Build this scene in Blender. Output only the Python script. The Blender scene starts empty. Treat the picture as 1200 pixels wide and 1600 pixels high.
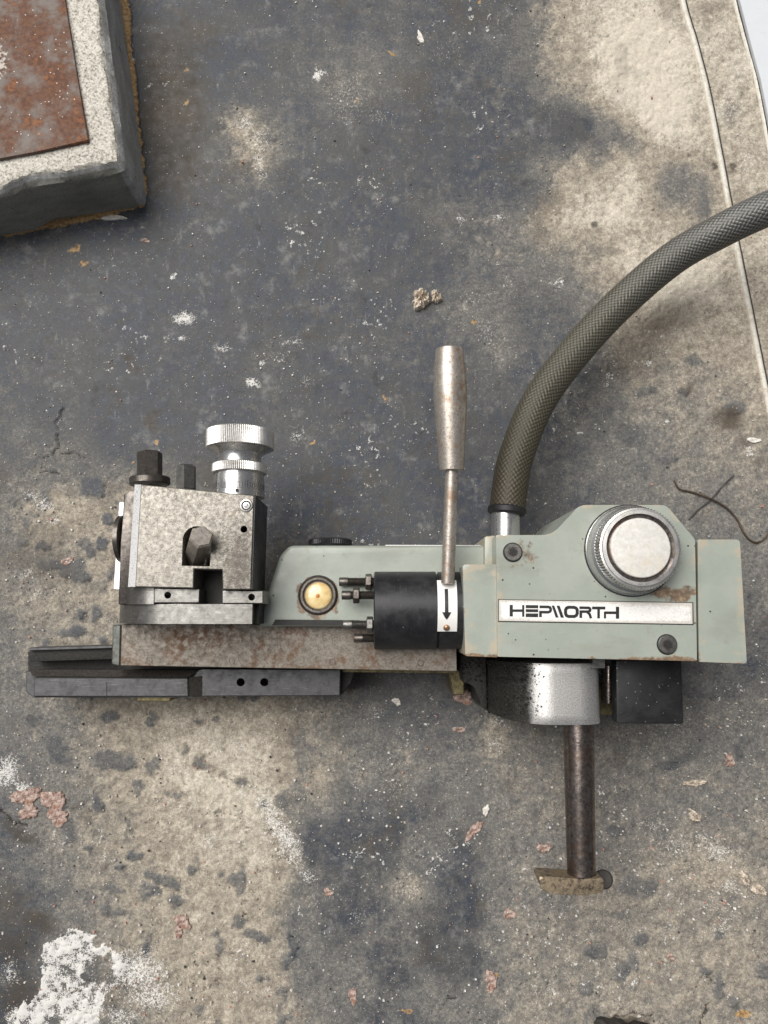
import bpy, bmesh, math, random
import numpy as np
from mathutils import Vector, Matrix
from mathutils.geometry import tessellate_polygon
R = math.radians
rng = random.Random(7)
npr = np.random.RandomState(11)
sc = bpy.context.scene
COL = sc.collection

# ------------------------------------------------------------------ camera, sky, sun
H, FOC, NADIR = 0.65, 1200.0, 960.0
TILT = math.atan((NADIR - 800.0) / FOC)
cd = bpy.data.cameras.new('camera'); cam = bpy.data.objects.new('camera', cd); COL.objects.link(cam)
cam.location = (0, 0, H); cam.rotation_euler = (TILT, 0, 0)
cd.sensor_fit = 'HORIZONTAL'; cd.sensor_width = 36; cd.lens = 36.0
cd.clip_start = 0.01; cd.clip_end = 100
sc.camera = cam
SUN_EL, SUN_AZ = 58, 315          # azimuth measured clockwise from +Y (top of the picture)
w = bpy.data.worlds.new('World'); sc.world = w; w.use_nodes = True
wn, wl = w.node_tree.nodes, w.node_tree.links
bg = wn['Background']
sky = wn.new('ShaderNodeTexSky'); sky.sky_type = 'NISHITA'; sky.sun_disc = False
sky.sun_elevation = R(SUN_EL); sky.sun_rotation = R(SUN_AZ)
sky.air_density = 1.0; sky.dust_density = 6.0; sky.ozone_density = 1.0
hsv = wn.new('ShaderNodeHueSaturation'); hsv.inputs['Saturation'].default_value = 0.22   # overcast: almost no blue
wl.new(sky.outputs[0], hsv.inputs['Color']); wl.new(hsv.outputs[0], bg.inputs[0])
bg.inputs[1].default_value = 0.06
sd = bpy.data.lights.new('sun', 'SUN'); sun = bpy.data.objects.new('sun', sd); COL.objects.link(sun)
sd.energy = 4.0; sd.angle = R(50); sd.color = (1.0, 0.97, 0.92)
az, el = R(SUN_AZ), R(SUN_EL)
sdir = Vector((math.sin(az) * math.cos(el), math.cos(az) * math.cos(el), math.sin(el)))
sun.rotation_euler = sdir.to_track_quat('Z', 'Y').to_euler()
sun.location = sdir * 3
sc.view_settings.view_transform = 'Standard'; sc.view_settings.look = 'None'
sc.view_settings.gamma = 1.0; sc.view_settings.use_curve_mapping = False
sc.view_settings.exposure = -0.12

# ------------------------------------------------------------------ measuring: photo pixel at a height -> point
ct, st = math.cos(TILT), math.sin(TILT)
def U(px, py, z):
    u = (px - 600.0) / FOC; v = -(py - 800.0) / FOC
    dy = v * ct + st; dz = v * st - ct
    t = (z - H) / dz
    return Vector((u * t, dy * t, z))
def S(z): return (H - z) / FOC * 1.01            # metres per photo pixel at height z

# ------------------------------------------------------------------ material helper
class Mat:
    def __init__(self, name):
        self.m = bpy.data.materials.new(name); self.m.use_nodes = True
        self.n = self.m.node_tree.nodes; self.l = self.m.node_tree.links
        self.b = self.n['Principled BSDF']
        self.tc = self.n.new('ShaderNodeTexCoord').outputs['Object']
    def put(self, sock, val):
        if hasattr(val, 'is_linked') or isinstance(val, bpy.types.NodeSocket): self.l.new(val, sock)
        elif isinstance(val, (tuple, list)) and len(val) == 3 and sock.type == 'RGBA': sock.default_value = (*val, 1)
        else: sock.default_value = val
    def set(self, **k):
        names = dict(col='Base Color', rough='Roughness', metal='Metallic', normal='Normal', spec='Specular IOR Level', coat='Coat Weight', coatr='Coat Roughness', aniso='Anisotropic')
        for a, v in k.items(): self.put(self.b.inputs[names[a]], v)
        return self
    def vmap(self, scale, vec=None, rot=(0, 0, 0)):
        n = self.n.new('ShaderNodeMapping'); n.inputs['Scale'].default_value = scale; n.inputs['Rotation'].default_value = rot
        self.put(n.inputs[0], vec or self.tc); return n.outputs[0]
    def noise(self, scale, detail=4, rough=0.55, vec=None, dist=0.0):
        n = self.n.new('ShaderNodeTexNoise'); n.inputs['Scale'].default_value = scale; n.inputs['Detail'].default_value = detail
        n.inputs['Roughness'].default_value = rough; n.inputs['Distortion'].default_value = dist
        self.put(n.inputs['Vector'], vec or self.tc); return n.outputs['Fac']
    def voro(self, scale, feature='F1', vec=None, out='Distance', rnd=1.0):
        n = self.n.new('ShaderNodeTexVoronoi'); n.feature = feature; n.inputs['Scale'].default_value = scale
        n.inputs['Randomness'].default_value = rnd
        self.put(n.inputs['Vector'], vec or self.tc); return n.outputs[out]
    def ramp(self, fac, *stops, interp='LINEAR'):
        n = self.n.new('ShaderNodeValToRGB'); r = n.color_ramp; r.interpolation = interp
        while len(r.elements) < len(stops): r.elements.new(0.5)
        for e, (p, c) in zip(r.elements, stops):
            e.position = p; e.color = (c, c, c, 1) if isinstance(c, (int, float)) else (*c, 1)
        self.put(n.inputs[0], fac); return n.outputs[0]
    def step(self, fac, a, b):
        n = self.n.new('ShaderNodeMapRange'); n.interpolation_type = 'SMOOTHSTEP'
        n.inputs[1].default_value = a; n.inputs[2].default_value = b
        self.put(n.inputs[0], fac); return n.outputs[0]
    def math(self, op, a, b=0.0, c=0.0):
        n = self.n.new('ShaderNodeMath'); n.operation = op
        self.put(n.inputs[0], a); self.put(n.inputs[1], b); self.put(n.inputs[2], c); return n.outputs[0]
    def mix(self, fac, a, b, mode='MIX'):
        n = self.n.new('ShaderNodeMix'); n.data_type = 'RGBA'; n.blend_type = mode
        self.put(n.inputs[0], fac); self.put(n.inputs[6], a); self.put(n.inputs[7], b); return n.outputs[2]
    def bump(self, h, strength=0.5, dist=0.001, prev=None):
        n = self.n.new('ShaderNodeBump'); n.inputs['Strength'].default_value = strength; n.inputs['Distance'].default_value = dist
        self.put(n.inputs['Height'], h)
        if prev is not None: self.put(n.inputs['Normal'], prev)
        return n.outputs[0]
    def attr(self, name, out='Fac'):
        n = self.n.new('ShaderNodeAttribute'); n.attribute_name = name; return n.outputs[out]
    def sep(self, v):
        n = self.n.new('ShaderNodeSeparateXYZ'); self.put(n.inputs[0], v); return n.outputs
    def sepc(self, v):
        n = self.n.new('ShaderNodeSeparateColor'); self.put(n.inputs[0], v); return n.outputs

def speckled(name, base, dark, rust, metal=0.6, rough=0.42, s=1.0, dk=(0.5, 0.68), rs=(0.56, 0.75), bump=0.15, scratch=0.0, grime_shade=0.0):
    m = Mat(name)
    big = m.noise(45 * s, 5, 0.6); fine = m.noise(620 * s, 3, 0.7); mid = m.noise(200 * s, 4, 0.65)
    vf = m.noise(1500 * s, 2, 0.6)
    c = m.mix(m.step(m.math('ADD', m.math('MULTIPLY', fine, 0.5), m.math('ADD', m.math('MULTIPLY', mid, 0.3), m.math('ADD', m.math('MULTIPLY', vf, 0.2), m.math('MULTIPLY', m.attr('grime_shade'), grime_shade)))), dk[0] - .09, dk[1] - .02), base, dark)
    c = m.mix(m.math('MULTIPLY', m.step(big, *rs), m.step(mid, 0.35, 0.65)), c, rust)
    if scratch:
        sv = m.noise(90, 2, 0.5, m.vmap((1, 30, 1)))
        c = m.mix(m.math('MULTIPLY', m.step(sv, 0.62, 0.72), scratch), c, (0.75, 0.74, 0.72))
    m.set(col=c, metal=metal, rough=m.ramp(mid, (0.3, rough - 0.1), (0.7, min(1, rough + 0.2))), normal=m.bump(fine, bump, 0.0006))
    return m.m

def paint_green():
    m = Mat('sage_green_paint')
    a = m.noise(35, 5, 0.6); f = m.noise(900, 2, 0.6); d = m.noise(110, 6, 0.7)
    c = m.mix(m.step(a, 0.3, 0.7), (0.290, 0.320, 0.281), (0.338, 0.366, 0.325))
    c = m.mix(m.math('MULTIPLY', m.step(d, 0.56, 0.74), 0.35), c, (0.17, 0.15, 0.11))
    sm_ = m.noise(14, 4, .6, m.vmap((1, 2.2, 1))); scr = m.noise(120, 3, .6, m.vmap((1, 14, 1), None, (0, 0, .6)))
    c = m.mix(m.math('MULTIPLY', m.step(sm_, .48, .70), .30), c, (.17, .165, .125))
    c = m.mix(m.math('MULTIPLY', m.step(scr, .66, .72), .30), c, (.46, .49, .45))
    spots = m.step(m.voro(140), 0.12, 0.07)
    keep = m.step(m.noise(60, 2), 0.50, 0.56)
    c = m.mix(m.math('MULTIPLY', spots, keep), c, (0.03, 0.028, 0.025))
    # grime and bare rust that gathers on the edge next to the cutting side
    geo = m.n.new('ShaderNodeNewGeometry')
    pt = m.math('SUBTRACT', geo.outputs['Pointiness'], 0.5)
    edge = m.step(m.math('ADD', pt, m.math('MULTIPLY', m.math('SUBTRACT', d, 0.5), 0.30)), 0.045, 0.10)
    c = m.mix(m.math('MULTIPLY', edge, 0.8), c, (0.42, 0.36, 0.27))
    at = m.attr('grime_shade')
    gm = m.step(m.math('ADD', at, m.math('MULTIPLY', m.math('SUBTRACT', d, 0.5), 1.1)), 0.45, 0.62)
    c = m.mix(m.math('MULTIPLY', gm, 0.85), c, m.ramp(m.noise(300, 4), (0.3, (0.035, 0.025, 0.017)), (0.55, (0.20, 0.11, 0.055)), (0.75, (0.42, 0.33, 0.2))))
    m.set(col=c, rough=m.ramp(d, (0.3, 0.3), (0.7, 0.5)), normal=m.bump(m.math('ADD', f, m.math('MULTIPLY', d, 1.5)), 0.12, 0.0007), coat=0.15)
    return m.m

def black_paint(name='black_oxide', base=(0.022, 0.022, 0.025), hi=(0.06, 0.06, 0.062), rough=0.34, scr=(1, 25, 1), dust=.55):
    m = Mat(name)
    d = m.noise(90, 6, 0.65); f = m.noise(900, 2)
    s = m.noise(140, 2, 0.5, m.vmap(scr))
    c = m.mix(m.math('MULTIPLY', m.step(d, 0.4, 0.7), .45), base, hi)
    c = m.mix(m.math('MULTIPLY', m.step(s, 0.66, 0.74), 0.35), c, (0.2, 0.2, 0.2))
    dots = m.math('MULTIPLY', m.step(m.voro(260), 0.13, 0.07), m.step(m.noise(70, 2), dust, dust + .07))
    c = m.mix(m.math('MULTIPLY', dots, 0.6), c, (0.4, 0.38, 0.35))
    m.set(col=c, metal=0.35, rough=m.ramp(d, (0.3, rough - 0.08), (0.7, rough + 0.2)), normal=m.bump(f, 0.1, 0.0005))
    return m.m

def chrome(name='chrome', rough=0.13, base=(0.56, 0.56, 0.56), wear=0.5):
    m = Mat(name)
    d = m.noise(120, 5, 0.65); f = m.noise(700, 3, 0.7)
    c = m.mix(m.math('MULTIPLY', m.step(f, 0.56, 0.72), wear), base, (0.16, 0.14, 0.11))
    c = m.mix(m.math('MULTIPLY', m.step(d, 0.55, 0.72), wear * 0.8), c, (0.33, 0.27, 0.18))
    m.set(col=c, metal=0.9, rough=m.ramp(d, (0.3, rough), (0.75, rough + 0.25)), normal=m.bump(f, 0.05, 0.0004))
    return m.m

def plain(name, col, rough=0.5, metal=0.0, vary=0.35, s=300, bump=0.2):
    m = Mat(name); n = m.noise(s, 5, 0.65)
    lo = tuple(x * (1 - vary) for x in col); hi = tuple(min(1, x * (1 + vary)) for x in col)
    m.set(col=m.mix(m.step(n, 0.3, 0.7), lo, hi), rough=rough, metal=metal, normal=m.bump(n, bump, 0.0008)); return m.m

M = {}
M['green'] = paint_green()
M['black'] = black_paint()
M['blackx'] = black_paint('black_oxide_turned', scr=(25, 1, 1))
M['chrome'] = chrome()
M['chrome_worn'] = chrome('worn_chrome', 0.3, (0.62, 0.61, 0.595), 0.7)
M['post'] = speckled('speckled_ground_steel', (0.28, 0.262, 0.232), (0.095, 0.084, 0.072), (0.20, 0.168, 0.125), 0.55, 0.40, 1.9, (0.5, 0.68), grime_shade=.2, scratch=.12)
M['rustplate'] = speckled('rust_stained_steel', (0.215, 0.19, 0.162), (0.105, 0.088, 0.07), (0.125, 0.068, 0.038), 0.4, 0.45, 1.1, (0.48, 0.66), (0.45, 0.64), scratch=.10)
M['steel'] = speckled('grey_machined_steel', (0.19, 0.185, 0.175), (0.10, 0.095, 0.088), (0.15, 0.12, 0.09), 0.85, 0.33, 0.8, (0.55, 0.75), (0.6, 0.8), 0.06, 0.25)
M['bright'] = speckled('bright_steel', (0.82, 0.82, 0.83), (0.30, 0.29, 0.28), (0.6, 0.57, 0.5), 0.35, 0.33, 1.3, (0.56, 0.7), (0.62, 0.8), 0.1)
M['darksteel'] = speckled('dark_oiled_steel', (0.135, 0.12, 0.108), (0.05, 0.045, 0.04), (0.14, 0.10, 0.07), 0.75, 0.33, 0.8, (0.5, 0.7), (0.55, 0.75), 0.12)
M['gib'] = speckled('charcoal_steel', (0.078, 0.078, 0.082), (0.042, 0.042, 0.042), (0.11, 0.09, 0.075), 0.5, 0.42, 0.8, (0.52, 0.75), (0.6, 0.8), 0.06, 0.12)
M['handle'] = speckled('worn_nickel_handle', (0.52, 0.48, 0.43), (0.22, 0.16, 0.12), (0.33, 0.23, 0.165), 0.75, 0.36, 0.9, (0.55, 0.7), (0.47, 0.66), 0.12)
M['rod'] = speckled('browned_steel_rod', (0.23, 0.20, 0.185), (0.075, 0.062, 0.056), (0.14, 0.085, 0.06), 0.9, 0.22, 0.6, (0.45, 0.68), (0.5, 0.72), 0.14)
M['hole'] = plain('oily_black_recess', (0.012, 0.011, 0.010), 0.6)
M['grease'] = plain('black_grease', (0.018, 0.016, 0.014), 0.7, 0.0, 0.6, 500, 0.8)
M['brass'] = plain('oily_brass', (0.16, 0.13, 0.06), 0.45, 0.4, 0.5, 250, 0.4)
M['white_print'] = speckled('white_plate', (0.80, 0.79, 0.77), (0.55, 0.52, 0.48), (0.52, 0.45, 0.36), 0.0, 0.4, 1.1, (0.62, 0.8), (0.6, 0.82), 0.04, grime_shade=.34)
M['ink'] = plain('black_ink', (0.012, 0.012, 0.014), 0.45, 0, 0.2)
M['rubber'] = plain('black_rubber', (0.012, 0.012, 0.014), 0.55)

# ------------------------------------------------------------------ object helpers
def link(name, me_or_none, parent=None, loc=None):
    o = bpy.data.objects.new(name, me_or_none); COL.objects.link(o)
    if parent is not None: o.parent = parent
    if loc is not None: o.location = loc
    return o
def origin(o):
    v = Vector((0, 0, 0))
    while o is not None: v += o.location; o = o.parent
    return v
def obj(name, bm, mat, parent=None, ang=32, loc=None, smooth=True):
    """bm is in world coordinates; the object keeps its parent's (or the given) origin"""
    off = origin(parent) if parent is not None else Vector((0, 0, 0))
    if loc is not None: off = off + (loc - off)
    bmesh.ops.recalc_face_normals(bm, faces=bm.faces)
    bmesh.ops.translate(bm, verts=bm.verts, vec=-off)
    me = bpy.data.meshes.new(name); bm.to_mesh(me); bm.free()
    if smooth:
        me.polygons.foreach_set('use_smooth', [True] * len(me.polygons)); me.set_sharp_from_angle(angle=R(ang))
    me.materials.append(mat)
    return link(name, me, parent, (off - origin(parent)) if parent is not None else off)
def thing(name, label, cat, loc, group=None):
    o = link(name, None, None, loc); o['label'] = label; o['category'] = cat
    if group: o['group'] = group
    return o
def tag(o, label=None, cat=None, group=None, kind=None):
    for k, v in (('label', label), ('category', cat), ('group', group), ('kind', kind)):
        if v: o[k] = v
    return o
def B(): return bmesh.new()

def prism(bm, pts, ztop, zbot, bev=0.0, seg=2, holes=(), flat=False, hz=None):
    """pts: outline of the TOP face in photo pixels (or world xy if flat); walls go straight down. holes are blind: hz = their floor."""
    conv = (lambda p: Vector((p[0], p[1], ztop))) if flat else (lambda p: U(p[0], p[1], ztop))
    loops = [[conv(p) for p in pts]] + [[conv(p) for p in h] for h in holes]
    b = bmesh.new()
    top = [[b.verts.new(p) for p in lp] for lp in loops]
    bot = [b.verts.new((p.x, p.y, zbot)) for p in loops[0]]
    if holes:
        fl = [v for lp in top for v in lp]
        for t in tessellate_polygon(loops):
            try: b.faces.new([fl[i] for i in t])
            except ValueError: pass
    else: b.faces.new(top[0])
    n = len(bot)
    for i in range(n):
        j = (i + 1) % n; b.faces.new((top[0][i], bot[i], bot[j], top[0][j]))
    b.faces.new(list(reversed(bot)))
    for lp in top[1:]:
        z = hz if hz is not None else zbot + 0.002
        hb = [b.verts.new((v.co.x, v.co.y, z)) for v in lp]; m = len(lp)
        for i in range(m):
            j = (i + 1) % m; b.faces.new((lp[i], lp[j], hb[j], hb[i]))
        b.faces.new(hb)
    if bev > 0:
        b.verts.ensure_lookup_table()
        ts = set(top[0])
        ed = [e for e in b.edges if (e.verts[0] in ts and e.verts[1] in ts and len(e.link_faces) == 2 and abs(e.link_faces[0].normal.dot(e.link_faces[1].normal)) < 2 and any(len(set(f.verts) & set(bot)) for f in e.link_faces))]
        ed += [e for e in b.edges if (e.verts[0] in ts) != (e.verts[1] in ts) and (e.verts[0] in bot or e.verts[1] in bot)] if not holes else []
        bmesh.ops.bevel(b, geom=ed, offset=bev, offset_type='OFFSET', segments=seg, profile=0.5, affect='EDGES', clamp_overlap=True)
    tmp = bpy.data.meshes.new('tmp'); b.to_mesh(tmp); b.free(); bm.from_mesh(tmp); bpy.data.meshes.remove(tmp)
    return bm
def circ(cx, cy, r, n=20, a0=0): return [(cx + r * math.cos(a0 + 2 * math.pi * i / n), cy + r * math.sin(a0 + 2 * math.pi * i / n)) for i in range(n)]

def lathe(bm, base, axis, prof, seg=48, tooth=None, a0=0.0, cap=True, ref=None):
    """prof: [(distance along axis, radius, toothed?)]"""
    ax = Vector(axis).normalized()
    r = Vector(ref) if ref else (Vector((1, 0, 0)) if abs(ax.x) < 0.9 else Vector((0, 0, 1)))
    e1 = (r - ax * r.dot(ax)).normalized(); e2 = ax.cross(e1)
    rings = []
    for p in prof:
        d, rad = p[0], p[1]; tt = len(p) > 2 and p[2]
        ring = []
        for i in range(seg):
            a = a0 + 2 * math.pi * i / seg
            rr = rad - (p[2] if (tt and i % 2) else 0)
            ring.append(bm.verts.new(base + ax * d + (e1 * math.cos(a) + e2 * math.sin(a)) * rr))
        rings.append(ring)
    for k in range(len(rings) - 1):
        for i in range(seg):
            j = (i + 1) % seg; bm.faces.new((rings[k][i], rings[k][j], rings[k + 1][j], rings[k + 1][i]))
    if cap:
        bm.faces.new(list(reversed(rings[0]))); bm.faces.new(rings[-1])
    return bm
def cyl(bm, p0, p1, r0, r1=None, seg=32, bev=0.0, a0=0.0, ref=None):
    ax = p1 - p0; L = ax.length; r1 = r0 if r1 is None else r1
    pr = [(0, r0 - bev), (bev, r0), (L - bev, r1), (L, r1 - bev)] if bev else [(0, r0), (L, r1)]
    return lathe(bm, p0, ax, pr, seg, a0=a0, ref=ref)
def tube(bm, pts, rad, seg=10):
    n = len(pts); rings = []
    for i, p in enumerate(pts):
        t = (pts[min(i + 1, n - 1)] - pts[max(i - 1, 0)]).normalized()
        e1 = (Vector((0, 0, 1)) - t * t.z).normalized(); e2 = t.cross(e1)
        r = rad(i / (n - 1)) if callable(rad) else rad
        rings.append([bm.verts.new(p + (e1 * math.cos(a) + e2 * math.sin(a)) * r) for a in (2 * math.pi * k / seg for k in range(seg))])
    for k in range(n - 1):
        for i in range(seg):
            j = (i + 1) % seg; bm.faces.new((rings[k][i], rings[k][j], rings[k + 1][j], rings[k + 1][i]))
    bm.faces.new(rings[0]); bm.faces.new(list(reversed(rings[-1]))); return bm
def spline(ctrl, n):
    out = []; m = len(ctrl)
    for k in range(n):
        t = k / (n - 1) * (m - 1); i = min(int(t), m - 2); f = t - i
        p0, p1, p2, p3 = (ctrl[max(0, min(m - 1, i + q))] for q in (-1, 0, 1, 2))
        out.append(0.5 * ((2 * p1) + (p2 - p0) * f + (2 * p0 - 5 * p1 + 4 * p2 - p3) * f * f + (3 * p1 - p0 - 3 * p2 + p3) * f ** 3))
    return out
def stroke(pts, wd, closed=False):
    wd = wd * 1.24
    """list of quads (2-D) following a polyline with mitred joints"""
    P = [Vector(p) for p in pts]; n = len(P); L = []; Rr = []
    for i in range(n):
        a = P[i - 1] if (i > 0 or closed) else None; b = P[(i + 1) % n] if (i < n - 1 or closed) else None
        d1 = (P[i] - a).normalized() if a is not None else None; d2 = (b - P[i]).normalized() if b is not None else None
        d1 = d1 or d2; d2 = d2 or d1
        n1 = Vector((-d1.y, d1.x)); n2 = Vector((-d2.y, d2.x)); m = (n1 + n2).normalized(); k = wd / 2 / max(0.4, m.dot(n1))
        L.append(P[i] + m * k); Rr.append(P[i] - m * k)
    return [(L[i], L[(i + 1) % n], Rr[(i + 1) % n], Rr[i]) for i in range(n if closed else n - 1)]

def set_grime_shade(o, fn):
    """float attribute: where dirt and rust have gathered, or shade coloured onto the plinth front, from object-space shape"""
    me = o.data; a = me.attributes.new('grime_shade', 'FLOAT', 'POINT'); off = origin(o)
    a.data.foreach_set('value', [float(fn(v.co + off)) for v in me.vertices])
def subdiv(o, L):
    bm = bmesh.new(); bm.from_mesh(o.data)
    for ax in (0, 1):
        lo = min(v.co[ax] for v in bm.verts); hi = max(v.co[ax] for v in bm.verts); n = int((hi - lo) / L)
        for i in range(1, n):
            no = Vector((0, 0, 0)); no[ax] = 1; p = Vector((0, 0, 0)); p[ax] = lo + (hi - lo) * i / n + .00013
            bmesh.ops.bisect_plane(bm, geom=bm.verts[:] + bm.edges[:] + bm.faces[:], plane_co=p, plane_no=no, dist=1e-6)
    bm.to_mesh(o.data); bm.free()
    o.data.polygons.foreach_set('use_smooth', [True] * len(o.data.polygons)); o.data.set_sharp_from_angle(angle=R(32))

# ------------------------------------------------------------------ numpy noise
TAB = npr.rand(256, 256)
def vnoise(x, y, seed=0):
    xi = np.floor(x).astype(int); yi = np.floor(y).astype(int); fx = x - xi; fy = y - yi
    fx = fx * fx * (3 - 2 * fx); fy = fy * fy * (3 - 2 * fy); s = seed * 37
    g = lambda a, b: TAB[(a + s) % 256, (b + s * 3) % 256]
    return (g(xi, yi) * (1 - fx) + g(xi + 1, yi) * fx) * (1 - fy) + (g(xi, yi + 1) * (1 - fx) + g(xi + 1, yi + 1) * fx) * fy
def fbm(x, y, seed=0, octv=4, gain=0.5):
    s = 0; a = 1; t = 0
    for k in range(octv):
        s = s + a * vnoise(x * 2 ** k + 13.7 * k, y * 2 ** k + 7.1 * k, seed + k); t += a; a *= gain
    return s / t

# ------------------------------------------------------------------ floor
def axis_coords(lo, hi, step, far, n):
    mid = np.arange(lo, hi, step)
    a = lo - (far * (np.linspace(1, 0.02, n) ** 2)); b = hi + (far * (np.linspace(0.02, 1, n) ** 2))
    return np.concatenate([a, mid, b])
STEP = 0.00118
xs = axis_coords(-0.36, 0.36, STEP, 2.2, 14); ys = axis_coords(-0.39, 0.60, STEP, 2.2, 14)
X, Y = np.meshgrid(xs, ys)
den = -(Y * st + (-H) * -ct * -1)                     # depth along the view axis
dpt = Y * st + H * ct
PX = 600 + FOC * X / dpt
PY = 800 - FOC * (Y * ct - H * st) / dpt
TG = np.array([
 [.10,.10,.10,.04,.05,.12,.25,.15,.20,.90,1.2,1.1,1.1],
 [.10,.10,.10,.08,.05,.20,.28,.16,.25,.75,1.3,1.2,1.2],
 [.10,.10,.10,.05,.30,.10,.05,.10,.10,.35,.95,1.1,1.1],
 [.10,.10,.10,.08,.05,.05,.05,.05,.18,.75,1.0,.80,1.15],
 [.18,.12,.10,.05,.05,.12,.05,.12,.28,.60,1.0,1.1,1.1],
 [.10,.15,.10,.05,.05,.05,.12,.15,.20,.30,.80,.95,1.0],
 [.15,.10,.02,.05,.12,.06,.05,.10,.10,.30,.60,.70,.90],
 [.30,.30,.08,.10,.10,.10,.10,.05,.10,.25,.45,.60,.70],
 [.50,.75,.80,.30,.10,.05,.05,.05,.05,.15,.45,.50,.55],
 [.55,.70,.80,.50,.30,.10,.10,.10,.10,.20,.40,.33,.38],
 [.50,.70,.70,.50,.40,.20,.20,.20,.20,.20,.20,.30,.30],
 [.40,.60,.80,.85,.85,.65,.32,.25,.30,.30,.28,.28,.30],
 [.30,.45,.80,.90,.95,.50,.30,.42,.40,.40,.35,.32,.35],
 [.25,.60,.80,.90,1.05,.25,.15,.30,.40,.40,.38,.35,.40],
 [.20,.50,.75,.80,.85,.20,.20,.15,.40,.45,.50,.50,.45],
 [.12,.40,.70,.80,.82,.20,.12,.20,.45,.50,.55,.60,.55],
 [.12,.50,.60,.80,.80,.50,.20,.30,.50,.50,.50,.55,.55]])
def sampleT(px, py):
    gx = np.clip(px / 100, 0, 11.999); gy = np.clip(py / 100, 0, 15.999)
    xi = gx.astype(int); yi = gy.astype(int); fx = gx - xi; fy = gy - yi
    fx = fx * fx * (3 - 2 * fx); fy = fy * fy * (3 - 2 * fy)
    return (TG[yi, xi] * (1 - fx) + TG[yi, xi + 1] * fx) * (1 - fy) + (TG[yi + 1, xi] * (1 - fx) + TG[yi + 1, xi + 1] * fx) * fy
n1 = fbm(PX / 90, PY / 90, 1) - .5; n2 = fbm(PX / 90, PY / 90, 5) - .5
n3 = fbm(PX / 26, PY / 26, 9) - .5; n4 = fbm(PX / 26, PY / 26, 14) - .5
n5 = fbm(PX / 9, PY / 9, 19, 3) - .5; n6 = fbm(PX / 9, PY / 9, 23, 3) - .5
WX = PX + 55 * n1 + 26 * n3 + 9 * n5; WY = PY + 55 * n2 + 26 * n4 + 9 * n6
def blob(cx, cy, rx, ry, rot=0, p=2.0, wx=None, wy=None):
    wx = WX2 if wx is None else wx; wy = WY2 if wy is None else wy
    a = R(rot); dx = wx - cx; dy = wy - cy
    u = (dx * math.cos(a) + dy * math.sin(a)) / rx; v = (-dx * math.sin(a) + dy * math.cos(a)) / ry
    return np.exp(-((u * u + v * v) ** (p / 2)))
WX2 = PX + 14 * n3 + 12 * n5; WY2 = PY + 14 * n4 + 12 * n6
T = sampleT(WX, WY)
def inpoly(poly, px, py):
    ins = np.zeros(px.shape, bool); n = len(poly)
    for i in range(n):
        x1, y1 = poly[i]; x2, y2 = poly[(i + 1) % n]
        c = ((y1 > py) != (y2 > py)) & (px < (x2 - x1) * (py - y1) / (y2 - y1 + 1e-9) + x1); ins ^= c
    return ins
# peeled paint in the lower left: one sharp torn edge, paint to its right
peel = inpoly([(452,1165),(468,1215),(432,1240),(448,1275),(462,1275),(470,1330),(488,1370),(492,1392),(452,1378),(462,1412),(445,1440),(455,1500),(462,1552),(520,1560),(560,1600),(760,1600),(745,1400),(716,1230),(640,1150),(540,1165)], WX2, WY2)
Tpeel = np.where(peel, 0.16 + 0.55 * np.clip(fbm(PX / 60, PY / 60, 31) - .38, 0, 1) * 1.5, T)
fadeR = np.clip((PX - 600) / 120, 0, 1); fadeT = np.clip((1330 - PY) / 170, 0, 1) * np.clip((PX - 478) / 40, 0, 1)
T = np.where(peel, Tpeel * (1 - fadeT * .8) + T * fadeT * .8, T)
# cream patches upper right
for b, a in (((945, 90, 70, 95), .35), ((1010, 150, 60, 90), .3), ((890, 350, 85, 32, -8), .5), ((945, 300, 60, 34), .3), ((1050, 440, 70, 50), .3), ((1035, 190, 40, 60), .25)): T = T + a * blob(*b)
# blue-grey paint tongues
for b, a in (((985, 215, 40, 28, 20), -.6), ((1040, 290, 30, 40), -.45), ((905, 190, 50, 45), -.5), ((1105, 330, 14, 50), -.4), ((1080, 300, 30, 60), -.25)): T = T + a * blob(*b)
# islands of old paint left on bare concrete
ISL = [(143,760,17,17,0),(157,850,11,7,-15),(116,897,24,10,15),(150,957,8,12,0),(123,958,4,9,20),(111,987,20,9,0),(166,811,10,8,0),(69,853,11,6,0),(51,1125,14,9,0),(90,1170,14,24,-25),(175,1190,34,16,5),(240,1202,11,8,-30),(217,1228,9,10,0),(150,1256,7,16,-10),(255,1376,30,10,15),(276,1406,14,9,0),(405,1462,22,9,10),(369,1440,13,7,0),(442,1249,10,14,0),(135,1530,8,6,0),(215,1340,9,6,0),(184,1352,9,5,0),(95,1262,7,14,0),(1000,1467,13,12,0),(975,1515,12,16,25),(930,1490,18,10,0),(1124,1540,9,20,0),(1103,1518,12,7,0),(1195,1520,13,14,0),(1000,1385,30,16,0),(960,1300,14,8,0),(1060,1190,30,10,-20),(1155,1170,10,14,0),(1085,560,14,10,0),(1010,610,14,9,0),(905,640,12,12,0),(985,680,26,14,30),(1000,735,16,10,0),(1150,640,18,14,0),(1070,612,9,8,0),(1040,720,18,8,-20),(310,1125,7,5,0),(235,1130,9,5,0),(338,1120,6,5,0),(345,1268,6,4,0),(280,1240,9,5,0),(290,1170,6,8,0)]
pp = np.zeros_like(X)
for cx, cy, rx, ry, ro in ISL: pp = np.maximum(pp, blob(cx, cy, rx * 1.15, ry * 1.15, ro, 3.0) * (.55 + .9 * fbm(PX / 12, PY / 12, 77, 2)))
pp = np.clip((pp - .30) * 2.4, 0, 1) * np.where(PX > 860, .55, .78)
rnd = fbm(PX / 34, PY / 34, 41, 3); zone = np.clip((T - .35) * 3, 0, 1) * (PY > 620)
pp = np.maximum(pp, zone * np.clip((rnd - .69) * 10, 0, 1) * .8)
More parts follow.
